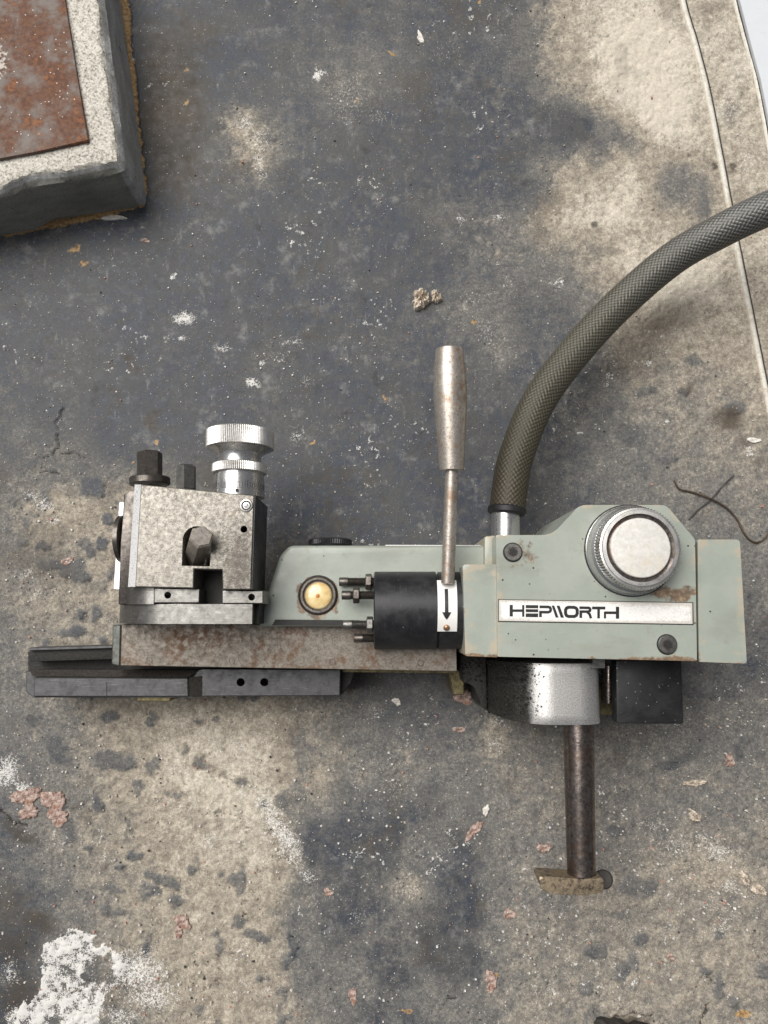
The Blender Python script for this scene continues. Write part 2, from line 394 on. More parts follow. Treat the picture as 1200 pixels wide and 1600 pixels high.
T = T + .16 * (PX > 740) * (PY > 1090) * np.clip((PX - 740) / 80, 0, 1)
T = T * (1 - pp) + 0.10 * pp
T = T + 0.30 * n3 * np.clip(T * 2, .25, 1) + 0.22 * n5 * np.clip(T * 2, .3, 1)
# scuffed dusty clouds on the paint
cl = np.clip(fbm(PX / 70, PY / 70, 51) - .5, 0, 1) * np.clip(fbm(PX / 7, PY / 7, 52, 3) * 2 - .55, 0, 1)
T = T + .9 * cl * (T < .4)
# white powder
for b, a in (((372, 190, 30, 24), .5), ((400, 240, 44, 50), .55), ((540, 140, 60, 60), .28), ((470, 440, 20, 20), .25), ((735, 480, 60, 50), .22), ((780, 545, 30, 40), .3), ((700, 330, 60, 20), .15), ((290, 500, 40, 30), .12), ((1120, 1350, 70, 40), .25), ((640, 1390, 40, 24), .3), ((775, 1150, 24, 34), .4), ((620, 1230, 60, 50), .15), ((555, 1190, 60, 30), .2), ((80, 800, 40, 24), .3), ((230, 760, 60, 40), .2), ((500, 1230, 24, 40), .25)): T = T + a * blob(*b) * (.4 + 1.2 * fbm(PX / 16, PY / 16, 91, 4))
T = T + .30 * blob(340, 1200, 130, 110, 20) + .2 * blob(330, 1450, 110, 140) + .15 * blob(1040, 470, 110, 90)
WP = np.zeros_like(X)
core = inpoly([(105,1460),(125,1448),(150,1460),(175,1478),(200,1500),(190,1530),(168,1550),(160,1585),(150,1620),(20,1620),(35,1570),(62,1545),(66,1500),(72,1478)], PX + 20 * n3 + 16 * n5, PY + 20 * n4 + 16 * n6).astype(float)
WP = np.maximum(WP, core * (0.66 + .9 * n5 + .3 * n3 - .7 * np.clip(pp, 0, 1) - 1.1 * blob(162, 1512, 15, 20, 10, 6) - .9 * blob(157, 1472, 9, 8, 0, 6) - .8 * blob(190, 1560, 16, 24, 30, 5)))
for cx, cy, rx, ry, ro, a in [(215,1520,60,45,20,.62),(240,1560,60,30,0,.55),(190,1590,50,20,0,.5),(10,1205,30,36,20,.62),(35,1228,18,10,30,.6),(15,1520,22,30,0,.5),(25,1590,30,20,0,.6),(440,1305,30,75,-25,.58),(418,1262,26,46,-15,.52),(330,1315,20,20,0,.44),(480,1372,14,24,-30,.5),(400,220,34,40,0,.42),(380,190,26,20,0,.5),(405,255,18,22,0,.5),(410,275,14,10,0,.45),(500,118,10,10,0,.8),(545,150,50,60,0,.33),(590,180,30,20,0,.35),(540,185,30,18,0,.34),(290,497,22,14,0,.68),(282,530,14,8,0,.6),(258,525,8,12,0,.5),(275,432,6,8,0,.75),(345,543,22,8,0,.5),(398,600,14,10,0,.66),(455,535,30,12,0,.48),(440,560,18,12,0,.42),(482,600,20,16,0,.40),(410,572,8,8,0,.6),(465,680,14,26,20,.45),(735,470,40,30,0,.3),(760,520,30,40,0,.36),(780,560,26,20,0,.3),(795,440,20,30,0,.35),(720,340,10,14,0,.5),(1120,1330,60,24,30,.47),(1060,1320,60,30,0,.38),(1020,1290,40,20,0,.36),(1140,1385,20,14,0,.5),(1130,1450,34,16,-30,.4),(1160,100,36,50,0,.40),(1140,170,30,50,0,.42),(1165,250,26,30,0,.40),(1150,60,20,30,0,.3),(70,790,28,14,20,.52),(85,815,16,10,0,.5),(50,775,26,10,10,.45),(40,900,24,16,0,.46),(60,930,34,10,0,.4),(775,1160,18,30,-25,.42),(780,1130,20,14,0,.45),(590,1110,14,10,0,.45),(780,340,18,8,0,.5),(640,1390,30,22,0,.40),(560,1430,34,20,0,.34),(620,1230,50,40,0,.33),(560,1230,24,14,0,.38),(1045,660,10,6,0,.5),(1175,700,10,14,0,.55),(390,80,40,60,0,.2)]:
    WP = np.maximum(WP, a * blob(cx, cy, rx, ry, ro, 2.4))
fk = np.clip((fbm(PX / 6.5, PY / 6.5, 121, 3) - .60) * 7, 0, 1) * np.clip((fbm(PX / 95, PY / 95, 127, 3) - .57) * 7, .0, 1) * np.where((PX > 860) & (PY < 420), .2, 1)
WP = np.maximum(WP, .54 * fk)
# brown oil, rust and sandy deposit
OC = np.zeros_like(X); BR = np.zeros_like(X)
def seg_d(px, py, a, b):
    ax, ay = a; bx, by = b; t = np.clip(((px - ax) * (bx - ax) + (py - ay) * (by - ay)) / ((bx - ax) ** 2 + (by - ay) ** 2), 0, 1)
    return np.hypot(px - ax - t * (bx - ax), py - ay - t * (by - ay))
def poly_d(pts, px, py):
    d = np.full(px.shape, 1e9)
    for a, b in zip(pts[:-1], pts[1:]): d = np.minimum(d, seg_d(px, py, a, b))
    return d
rim = poly_d([(188, -80), (196, 30), (204, 110), (213, 200), (221, 290), (220, 318), (150, 338), (70, 352), (-40, 372)], PX + 8 * n5, PY + 8 * n6)
rimw = 5.5 * (0.55 + 1.1 * fbm(PX / 30, PY / 30, 61))
OC = np.maximum(OC, np.clip(1.6 - rim / rimw, 0, 1))
for cx, cy, rx, ry, ro, a in [(118,388,16,7,-40,.6),(128,408,12,5,-40,.6),(295,158,5,7,0,.7),(297,178,4,6,0,.5),(293,108,5,10,0,.45),(612,80,5,4,0,.9),(557,152,6,9,0,.5),(748,3,5,6,0,.7),(205,720,4,4,0,.7),(247,692,8,8,0,.6),(743,503,5,4,0,.7),(605,620,8,9,0,.5),(860,60,4,9,0,.4),(1160,1587,18,8,0,.85),(1058,1352,8,5,0,.5),(1052,340,6,9,0,0),(775,1525,6,4,0,.6),(635,1582,26,3,0,.6),(712,1320,3,10,10,.45),(855,325,14,24,0,.35),(818,345,14,8,0,.4),(488,693,5,4,0,.6)]:
    OC = np.maximum(OC, a * blob(cx, cy, rx, ry, ro, 2.5))
for cx, cy, rx, ry, ro, a in [(268,170,62,150,0,1.0),(300,60,60,60,0,.6),(240,60,40,60,0,.5),(285,280,40,40,0,.45),(1050,500,70,34,-25,.6),(965,575,40,22,0,.45),(1000,560,60,60,0,.35),(975,570,40,20,0,.4),(205,570,12,26,-20,.7),(235,655,16,22,0,.8),(470,440,20,20,0,.3),(470,430,14,16,0,.5),(1140,655,34,24,0,.75),(1075,610,16,16,0,.6),(30,1300,46,14,35,.7),(15,1420,30,60,0,.55),(30,1560,40,60,0,.75),(20,1480,50,40,0,.7),(975,1600,44,16,0,1.0),(350,745,90,30,0,.5),(720,1060,40,40,0,.7),(560,1060,50,22,0,.6),(860,1130,90,14,0,.4),(650,860,60,60,0,.3),(1110,320,8,8,0,.0),(60,1440,40,24,20,.75),(1160,140,10,16,0,.45),(930,350,5,8,0,.8),(950,58,5,4,0,.8),(1020,325,4,4,0,.9),(1115,255,5,8,0,.8),(1148,262,6,6,0,.8),(1145,180,16,30,0,.55),(1110,10,40,14,0,.45),(1010,455,10,8,0,.7),(1042,475,10,12,0,.5),(1165,690,14,12,0,.6),(1185,720,10,10,0,.5),(890,1440,14,8,0,.3)]:
    BR = np.maximum(BR, a * blob(cx, cy, rx, ry, ro, 2.4))
BR = np.maximum(BR, .42 * np.clip((fbm(PX / 44, PY / 44, 131, 4) - .56) * 7, 0, 1) * np.clip((fbm(PX / 160, PY / 160, 137, 2) - .38) * 5, 0, 1))
# cracks and torn flakes
CK = np.zeros_like(X)
for pts, wd in [([(96,642),(86,660),(92,672),(88,690),(96,702),(78,712),(62,712)],3.0),([(95,712),(118,708),(130,716)],2.4),([(1075,1553),(1092,1545),(1098,1530),(1118,1536)],2.2),([(1108,1565),(1098,1590),(1094,1610)],3),([(0,1268),(22,1285),(45,1293)],4),([(455,1465),(470,1470),(460,1500)],1.6),([(690,1580),(700,1562),(716,1560)],1.8),([(720,1030),(735,1085),(748,1102)],4),([(105,748),(85,740),(60,738)],1.6),([(960,1590),(990,1583),(1020,1592)],3)]:
    d = poly_d(pts, PX + 10 * n5 + 8 * n3, PY + 10 * n6 + 8 * n4)
    CK = np.maximum(CK, np.clip(1.2 - d / (wd * .62 * (.4 + 1.2 * fbm(PX / 14, PY / 14, 83, 2))), 0, 1) * .9)
# hairline crevices along the broken cement
cn = fbm(PX / 38, PY / 38, 101, 4); cm = fbm(PX / 80, PY / 80, 107, 2)
CK = np.maximum(CK, np.clip(1 - np.abs(cn - .5) / .007, 0, 1) * np.clip((cm - .53) * 9, 0, 1) * np.clip((T - .25) * 4, 0, 1) * (PY > 600) * .8)
# relief: paint film on top of the concrete, pits, gentle waviness, cracks
bare = np.clip((T - .38) * 7, 0, 1)
pit = np.clip(fbm(PX / 5.5, PY / 5.5, 71, 2) - .60, 0, 1) * bare
inview = ((np.abs(X) < .36) & (Y > -.39) & (Y < .6)).astype(float)
Z = (-0.0007 * bare - 0.004 * pit + 0.0018 * (n3 + .9 * n5) * (.22 + .78 * bare) + .0005 * np.clip(pp, 0, 1) * zone - 0.0022 * CK + 0.0012 * np.clip(WP - .45, 0, 1) + 0.0030 * np.clip(OC, 0, 1) * (rim < 25)) * inview
ny, nx = X.shape
co = np.stack([X, Y, Z], -1).reshape(-1, 3).astype(np.float32)
idx = np.arange(nx * ny).reshape(ny, nx)
quads = np.stack([idx[:-1, :-1], idx[:-1, 1:], idx[1:, 1:], idx[1:, :-1]], -1).reshape(-1, 4).astype(np.int32)
me = bpy.data.meshes.new('floor')
me.vertices.add(len(co)); me.vertices.foreach_set('co', co.ravel())
me.loops.add(quads.size); me.loops.foreach_set('vertex_index', quads.ravel())
me.polygons.add(len(quads)); me.polygons.foreach_set('loop_start', np.arange(0, quads.size, 4, dtype=np.int32))
me.polygons.foreach_set('use_smooth', np.ones(len(quads), bool))
me.update()
def cattr(name, r, g, b, a):
    at = me.attributes.new(name, 'FLOAT_COLOR', 'POINT')
    at.data.foreach_set('color', np.stack([r, g, b, a], -1).astype(np.float32).ravel())
cattr('wear', np.clip(T, 0, 1.6), np.clip(WP, 0, 1.2), np.clip(OC, 0, 1), np.clip(BR, 0, 1))
at = me.attributes.new('crack', 'FLOAT', 'POINT'); at.data.foreach_set('value', CK.astype(np.float32).ravel())
def floor_mat():
    m = Mat('worn_painted_concrete')
    wv = m.sepc(m.attr('wear', 'Color')); al = m.attr('wear', 'Alpha'); ck = m.attr('crack')
    T_, W_, O_ = wv[0], wv[1], wv[2]
    nf = m.noise(420, 5, 0.7); nm = m.noise(110, 5, 0.65); nb = m.noise(16, 4, 0.6); nff = m.noise(1300, 2, 0.6)
    cen = lambda s, k: m.math('MULTIPLY', m.math('SUBTRACT', s, 0.5), k)
    t = m.math('ADD', m.math('ADD', T_, cen(nf, 0.55)), m.math('ADD', cen(nm, 0.35), cen(nff, 0.35)))
    paint = m.mix(m.step(nb, 0.35, 0.65), (0.034, 0.042, 0.060), (0.058, 0.060, 0.063))
    paint = m.mix(m.step(nm, 0.4, 0.75), paint, (0.077, 0.075, 0.073))
    scf = m.noise(42, 9, 0.72); scr = m.noise(160, 5, 0.7, m.vmap((1, .22, 1), None, (0, 0, .5)))
    paint = m.mix(m.math('MULTIPLY', m.step(scf, 0.53, 0.72), 0.85), paint, (0.20, 0.197, 0.19))
    paint = m.mix(m.math('MULTIPLY', m.step(scr, 0.60, 0.72), 0.45), paint, (0.24, 0.235, 0.225))
    paint = m.mix(m.math('MULTIPLY', m.step(scf, 0.44, 0.34), 0.7), paint, (0.026, 0.027, 0.030))
    col = m.ramp(m.math('MULTIPLY', t, 0.6), (0.12, (0.0, 0.0, 0.0)), (0.13, (0, 0, 0)))
    f1 = m.step(t, 0.08, 0.55); f2 = m.step(t, 0.42, 0.95); f3 = m.step(t, 0.88, 1.45)
    c = m.mix(f1, paint, (0.152, 0.146, 0.136))
    c = m.mix(f2, c, m.mix(m.step(nm, 0.3, 0.7), (0.26, 0.226, 0.182), (0.35, 0.309, 0.25)))
    c = m.mix(f3, c, (0.55, 0.50, 0.42))
    gr = m.math('ADD', m.math('MULTIPLY', nf, 0.45), m.math('ADD', m.math('MULTIPLY', nff, 0.4), m.math('MULTIPLY', nm, 0.15)))
    gv = m.ramp(gr, (0.34, 0.36), (0.5, 1.0), (0.64, 1.75))
    c = m.mix(1.0, c, m.mix(m.math('ADD', .22, m.math('MULTIPLY', m.math('SUBTRACT', f1, m.math('MULTIPLY', f3, .55)), .50)), (1, 1, 1), gv), 'MULTIPLY')
    # brown oil soaked in
    br = m.step(m.math('ADD', al, cen(nm, 0.6)), 0.15, 0.85)
    c = m.mix(m.math('MULTIPLY', br, 0.85), c, m.mix(m.step(nb, .4, .6), (0.045, 0.038, 0.030), (0.06, 0.045, 0.032)))
    # ochre rust and sand
    oc = m.step(m.math('ADD', O_, cen(nf, 0.7)), 0.32, 0.6)
    c = m.mix(oc, c, m.ramp(nf, (0.3, (0.10, 0.055, 0.022)), (0.5, (0.34, 0.205, 0.085)), (0.7, (0.50, 0.36, 0.19))))
    # grit in three sizes that the paint and concrete hold
    pitd = m.math('MULTIPLY', m.step(m.voro(430), 0.20, 0.10), m.step(nf, 0.52, 0.6))
    c = m.mix(m.math('MULTIPLY', pitd, 0.6), c, (0.035, 0.032, 0.03))
    pos = m.tc
    for sc_, r0, r1, thr in ((620, .20, .12, .86), (300, .15, .10, .89), (150, .11, .08, .93)):
        vn = m.n.new('ShaderNodeTexVoronoi'); vn.inputs['Scale'].default_value = sc_; m.put(vn.inputs['Vector'], pos)
        rc = m.sepc(vn.outputs['Color'])
        keep = m.step(m.math('ADD', rc[0], cen(nb, 0.35)), thr, thr + .02)
        dot = m.math('MULTIPLY', m.step(vn.outputs['Distance'], r0, r1), keep)
        hue = m.ramp(rc[1], (0.0, (0.62, 0.60, 0.57)), (0.55, (0.40, 0.36, 0.31)), (0.8, (0.72, 0.71, 0.68)), (0.93, (0.42, 0.17, 0.12)), interp='CONSTANT')
        c = m.mix(m.math('MULTIPLY', dot, 0.85), c, hue)
    # white powder
    wn_ = m.math('ADD', W_, m.math('ADD', cen(nf, 1.2), cen(nff, 1.15)))
    wp = m.step(wn_, 0.46, 0.62)
    c = m.mix(m.math('MULTIPLY', wp, 0.93), c, (0.68, 0.665, 0.64))
    c = m.mix(m.math('MULTIPLY', m.step(ck, 0.25, 0.7), 0.85), c, (0.03, 0.027, 0.024))
    rough = m.mix(f1, m.ramp(nm, (0.3, 0.42), (0.7, 0.68)), (0.85, 0.85, 0.85))
    hgt = m.math('ADD', m.math('MULTIPLY', nf, 0.8), m.math('ADD', m.math('MULTIPLY', nff, 0.5), m.math('MULTIPLY', wp, 0.3)))
    m.set(col=c, rough=rough, normal=m.bump(hgt, 0.4, 0.0010), spec=0.35)
    return m.m
me.materials.append(floor_mat())
floor = link('floor', me); floor['kind'] = 'structure'

# ------------------------------------------------------------------ plinth in the corner, steel plate on it
def concrete_mat():
    m = Mat('rough_concrete')
    f = m.noise(520, 4, 0.7); g = m.noise(60, 5, 0.6); s = m.noise(38, 6, 0.65, m.vmap((0.6, .6, 1.6)))
    geo = m.n.new('ShaderNodeNewGeometry'); nz = m.sep(geo.outputs['Normal'])[2]
    pl = m.attr('grime_shade')                                # 1 = clean cement skin of the top, 0 = formed sides
    top = m.ramp(f, (0.34, (0.16, 0.145, 0.12)), (0.46, (0.50, 0.47, 0.41)), (0.60, (0.74, 0.71, 0.65)))
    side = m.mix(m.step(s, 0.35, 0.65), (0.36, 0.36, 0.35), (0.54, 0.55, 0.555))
    side = m.mix(m.step(m.math('MULTIPLY', pl, -1.0), .3, .7), side, m.mix(m.step(s, .3, .7), (.20, .20, .175), (.33, .325, .295)))  # shade put into the front's colour; other sides kept paler, as if lit
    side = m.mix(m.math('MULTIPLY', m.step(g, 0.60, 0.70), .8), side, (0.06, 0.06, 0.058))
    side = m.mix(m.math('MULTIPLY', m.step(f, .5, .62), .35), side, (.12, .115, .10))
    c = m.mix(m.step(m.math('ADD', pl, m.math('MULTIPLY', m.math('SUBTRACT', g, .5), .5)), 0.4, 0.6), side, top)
    m.set(col=c, rough=0.88, normal=m.bump(f, 0.5, 0.0012)); return m.m
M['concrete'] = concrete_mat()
def rusty_sheet():
    m = Mat('rusted_sheet_steel')
    g = m.noise(34, 8, 0.72, dist=0.12); f = m.noise(260, 5, 0.7); h = m.noise(70, 5, 0.65)
    c = m.mix(m.step(g, 0.36, 0.55), (0.165, 0.14, 0.125), m.mix(m.step(f, .35, .65), (0.095, 0.043, 0.027), (0.165, 0.076, 0.042)))
    c = m.mix(m.math('MULTIPLY', m.step(h, 0.55, 0.70), m.step(f, 0.4, 0.6)), c, (0.28, 0.105, 0.033))
    v = m.n.new('ShaderNodeTexVoronoi'); v.inputs['Scale'].default_value = 330; m.put(v.inputs['Vector'], m.tc)
    dots = m.math('MULTIPLY', m.step(v.outputs['Distance'], .2, .12), m.step(m.math('ADD', m.sepc(v.outputs['Color'])[0], m.math('MULTIPLY', g, .5)), 1.06, 1.1))
    c = m.mix(dots, c, (0.7, 0.68, 0.64))
    w_ = m.step(m.math('ADD', m.attr('grime_shade'), m.math('MULTIPLY', m.math('SUBTRACT', f, .5), 2.4)), 0.62, 0.95)
    c = m.mix(m.math('MULTIPLY', w_, .8), c, (0.60, 0.57, 0.52))
    m.set(col=c, rough=m.ramp(g, (0.3, 0.6), (0.6, 0.85)), metal=0.0, normal=m.bump(f, 0.4, 0.0008)); return m.m
PZ = 0.0625
pl = thing('machine_plinth', 'rough cast concrete plinth edged with ochre sand, under a rusty steel plate', 'plinth', U(60, 120, 0))
def plinth_body():
    b = B()
    top = []; out = []
    # top outline (photo px at PZ) subdivided so its broken edge can be ragged
    c1 = [(-330, -260), (118, -260), (152, 0), (168, 120), (183, 252), (172, 255.5), (33, 277), (0, 293), (-330, 350)]
    pts = []
    for a, c in zip(c1, c1[1:] + c1[:1]):
        n = max(1, int(math.hypot(c[0] - a[0], c[1] - a[1]) / 7))
        pts += [(a[0] + (c[0] - a[0]) * i / n, a[1] + (c[1] - a[1]) * i / n) for i in range(n)]
    rings = []
    n = len(pts); cen = U(0, 80, PZ)
    for lvl, (z, grow, jit) in enumerate([(PZ, -0.0036, .0012), (PZ - .0010, -.0014, .0010), (PZ - .0075, .0022, .0010), (PZ - .0095, .0036, .0004), (PZ - .012, .0040, .0), (-0.002, .0052, .0)]):
        ring = []
        for i, p in enumerate(pts):
            q = U(p[0], p[1], PZ)
            a, c = U(*pts[i - 1], PZ), U(*pts[(i + 1) % n], PZ); d = (c - a); nn = Vector((-d.y, d.x, 0)).normalized()
            if nn.dot(q - cen) < 0: nn = -nn
            j = ((rng.random() - .5) * 2 * jit + jit * .8 * math.sin(i * .31 + 1.3 * math.sin(i * .13))) * (1 if lvl < 4 else .0)
            ring.append(b.verts.new((q.x + nn.x * (grow + j) + (.0005 if lvl == 5 and nn.x > .6 else 0), q.y + nn.y * (grow + j), z + (rng.random() - .5) * .0004 * (lvl < 3))))
        rings.append(ring)
    for r0, r1 in zip(rings, rings[1:]):
        for i in range(n): b.faces.new((r0[i], r1[i], r1[(i + 1) % n], r0[(i + 1) % n]))
    b.faces.new(rings[0])
    return b
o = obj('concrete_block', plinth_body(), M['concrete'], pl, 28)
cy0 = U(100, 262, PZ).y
set_grime_shade(o, lambda p: 1.0 if p.z > PZ - .002 else (-1.0 if p.y < cy0 + .004 and p.x < U(181, 255, PZ).x else 0.0))  # negative on the front face: picks the darker colour painted as shade
b = prism(B(), [(-300, -260), (60, -260), (100, -8), (118, 105), (138, 219), (60, 236), (0, 247), (-300, 296)], PZ + .0035, PZ + .0002, .0006, 1)
sheet = obj('steel_plate', b, rusty_sheet(), pl)
subdiv(sheet, 0.006)
wpt = U(0, 100, PZ); set_grime_shade(sheet, lambda p: math.exp(-(((p.x - wpt.x) / .011) ** 2 + ((p.y - wpt.y) / .022) ** 2)))

# ------------------------------------------------------------------ threshold strip and white board on the right
trim_px = [(1062, -60), (1066, 0), (1086, 70), (1104, 140), (1119, 215), (1135, 300), (1152, 390), (1168, 470), (1183, 545), (1199, 625), (1222, 750), (1250, 900)]
b = B()
def ribbon(b, pxs, prof, step=6):
    """prof: [(offset px to the right, z)] swept along the pixel polyline on the ground"""
    P = [Vector((p[0], p[1], 0)) for p in pxs]; dense = spline(P, 90); rows = []
    for i, p in enumerate(dense):
        d = dense[min(i + 1, 89)] - dense[max(i - 1, 0)]; nn = Vector((-d.y, d.x, 0)).normalized()
        if nn.x < 0: nn = -nn
        wob = .10 * math.sin(i * .9) + .12 * math.sin(i * 2.3)
        rows.append([b.verts.new(U(p.x + nn.x * (o_ + wob), p.y + nn.y * (o_ + wob), 0) + Vector((0, 0, z_))) for o_, z_ in prof])
    for r0, r1 in zip(rows, rows[1:]):
        for i in range(len(prof) - 1): b.faces.new((r0[i], r0[i + 1], r1[i + 1], r1[i]))
    return b
ribbon(b, trim_px, [(-4, -.002), (-3.6, .0006), (-2.2, .0017), (1.8, .0018), (3.8, .0009), (4.2, -.002)])
M['trim'] = speckled('pale_worn_trim', (0.66, 0.63, 0.56), (0.34, 0.31, 0.26), (0.46, 0.40, 0.30), 0.0, 0.6, .7, (.54, .72), (.5, .72), .15)
tag(obj('edging_strip', b, M['trim'], None, 60, loc=U(1135, 300, 0)), 'thin pale curved edging strip set into the floor beside the white board', 'edging strip')
b = ribbon(B(), trim_px, [(4.0, .0003), (4.6, .0004), (5.6, .0007), (6.0, .0008)])
o = obj('edging_joint', b, M['grease'], None, 60); tag(o, kind='structure')
wb_px = [(1145, -70), (1156, 0), (1174, 70), (1189, 125), (1203, 195), (1218, 280), (1232, 380)]
b = prism(B(), wb_px + [(1520, 380), (1520, -70)], 0.0045, 0.0005, .001, 2)
M['whiteboard'] = speckled('white_painted_board', (0.60, 0.625, 0.66), (0.45, 0.46, 0.48), (0.6, 0.58, 0.55), 0.0, 0.45, .35, (.64, .8), (.66, .85), .05)
tag(obj('white_board', b, M['whiteboard'], None, loc=U(1250, 60, 0)), 'white painted board lying along the far right edge of the floor', 'board')
b = ribbon(B(), [(x - 5, y) for x, y in wb_px], [(-6, -.0005), (-5.2, .0012), (-2.6, .0016), (-1.6, -.0006)])
tag(obj('board_seal', b, M['trim'], None, 60, loc=U(1185, 120, 0)), 'narrow pale seal bead along the left edge of the white board', 'seal')
b = ribbon(B(), [(x - 5, y) for x, y in wb_px], [(-1.6, .0006), (0, .0008), (3, .0008), (5, .0008)])
tag(obj('board_gap', b, M['grease'], None, 60), kind='structure')

# ------------------------------------------------------------------ THE MACHINE
mc = thing('copying_attachment', 'sage green lathe copying attachment with tool post, lever and braided hose lying on the floor', 'machine tool', U(640, 970, 0))

# --- dovetail slide base, lower left
sb_z = .058
base = obj('slide_base', prism(B(), [(41, 1048), (300, 1048), (318, 1046), (532, 1046), (531, 1087), (318, 1088), (298, 1090), (52, 1090), (40, 1080)], sb_z - .004, .004, .0006, 1,
           holes=[circ(376, 1066, 6.5), circ(413, 1066, 6.5)], hz=.03), M['gib'], mc)
o = obj('gib_plate', prism(B(), [(52, 1058), (294, 1059), (295, 1089), (52, 1089)], sb_z + .002, sb_z - .0041, .0009, 1), M['gib'], base)
b = B()
for k in range(1):
    a0, a1, c1, c0 = U(295.5, 1059, sb_z + .0015), U(316, 1056, sb_z - .0038), U(316, 1088, sb_z - .0038), U(296, 1089, sb_z + .0015)
    q = [b.verts.new(p) for p in (a0, a1, c1, c0)]; lo = [b.verts.new(Vector((p.x, p.y, sb_z - .0042))) for p in (a0, a1, c1, c0)]
    b.faces.new(q); b.faces.new(lo[::-1])
    for i in range(4): b.faces.new((q[i], lo[i], lo[(i + 1) % 4], q[(i + 1) % 4]))
obj('gib_end_ramp', b, M['darksteel'], base)
b = B()
a0, a1, c1, c0 = U(52, 1057, sb_z + .0022), U(295, 1058, sb_z + .0022), U(310, 1047, sb_z - .003), U(45, 1046, sb_z - .003)
q = [b.verts.new(p) for p in (a0, a1, c1, c0)]; lo = [b.verts.new(Vector((p.x, p.y, sb_z - .0042))) for p in (a0, a1, c1, c0)]
b.faces.new(q); b.faces.new(lo[::-1])
for i in range(4): b.faces.new((q[i], lo[i], lo[(i + 1) % 4], q[(i + 1) % 4]))
obj('gib_bevel', b, M['darksteel'], base)
obj('gib_scribe_line', prism(B(), [(166, 1066), (167, 1066), (167, 1089), (166, 1089)], sb_z + .0022, sb_z + .0015), M['hole'], base)
obj('dovetail_rail', prism(B(), [(46, 1015), (60, 1013), (176, 1012), (176, 1030), (46, 1034)], .050, .004, .0006, 2), M['grease'], base)
obj('dovetail_lip', prism(B(), [(45, 1012), (176, 1008), (176, 1013), (45, 1017)], .0535, .03, .0005, 1), M['gib'], base)
obj('slot_floor', prism(B(), [(44, 1018), (330, 1018), (330, 1052), (44, 1052)], .034, .003), M['grease'], base)
obj('base_end_block', prism(B(), [(531, 1046), (556, 1048), (548, 1066), (536, 1084), (530, 1086)], .044, .004, .001, 1), M['grease'], base)
obj('bronze_pad', prism(B(), [(212, 1086), (268, 1086), (266, 1096), (214, 1096)], .050, .004, .0006, 1), M['brass'], base)

# --- rust stained slide plate
RPZ = .078
sp = obj('slide_plate', prism(B(), [(190, 975), (700, 976), (713, 1000), (714, 1049), (188, 1040)], RPZ, .02, .0004, 1), M['rustplate'], mc)
sm = None
for i, (x, y) in enumerate(((233, 1031), (362, 1033), (519, 1034), (657, 1036))):
    if sm is None:
        b = B(); c = U(x, y, RPZ); lathe(b, c + Vector((0, 0, -.001)), (0, 0, 1), [(0, .0024), (.0014, .0024), (.0014, .0018), (.0004, .0016), (.0004, .0002)], 16)
        sm = obj('grub_screw', b, M['darksteel'], sp); s0 = c
    else:
        k = sm.copy(); COL.objects.link(k); k.parent = sp; k.location = sm.location + (U(x, y, RPZ) - s0)
obj('slide_end_plate', prism(B(), [(176, 976), (189, 976), (187, 1041), (174, 1038)], .073, .012, .0008, 1), plain('olive_grey_steel', (0.10, 0.105, 0.095), .45, .4), mc)
obj('slide_underside', prism(B(), [(535, 1040), (712, 1044), (712, 1052), (535, 1050)], .045, .006), M['brass'], mc)

# --- tool post swivel base: flat on the right, rolled over on the left
def swivel(px0, pxf, px1, py0, py1, ztop, zlow, n=14):
    b = B()
    def prof(py):
        x0 = U(px0, py, ztop - .03).x; xf = U(pxf, py, ztop).x; x1 = U(px1, py, ztop).x
        pr = [(x1, zlow), (x1, ztop)]
        for k in range(n + 1):
            a = math.pi / 2 * k / n
            pr.append((xf - (xf - x0) * math.sin(a), ztop - (ztop - zlow - .004) * (1 - math.cos(a))))
        pr.append((pr[-1][0], zlow)); return pr
    ya, yb = U(0, py0, ztop).y, U(0, py1, ztop).y
    A = [b.verts.new((x, ya, z)) for x, z in prof((py0 + py1) / 2)]; C = [b.verts.new((x, yb, z)) for x, z in prof((py0 + py1) / 2)]
    m = len(A)
    for i in range(m): b.faces.new((A[i], A[(i + 1) % m], C[(i + 1) % m], C[i]))
    b.faces.new(A); b.faces.new(C[::-1]); return b
TPZ = .135
tp = obj('tool_post', prism(B(), [(220, 757), (397, 774), (392, 921), (348, 921), (347, 890), (303, 889), (302, 919), (211, 917)], TPZ, .078, .0006, 1,
         holes=[[(284, 884)] + [(284 + 1, 850)] + [(308 + 23 * math.cos(R(a)), 845 + 23 * math.sin(R(a))) for a in range(190, 351, 16)] + [(330, 852), (328, 885)], circ(381, 827, 5.5, 16)], hz=.095), M['post'], mc)
subdiv(tp, .006); gp0, gp1 = U(375, 880, TPZ), U(215, 770, TPZ)
set_grime_shade(tp, lambda p: max(0, 1 - math.hypot((p.x - gp0.x) / .016, (p.y - gp0.y) / .035)) * .9 - .3 * max(0, 1 - math.hypot((p.x - gp1.x) / .06, (p.y - gp1.y + .04) / .06)))
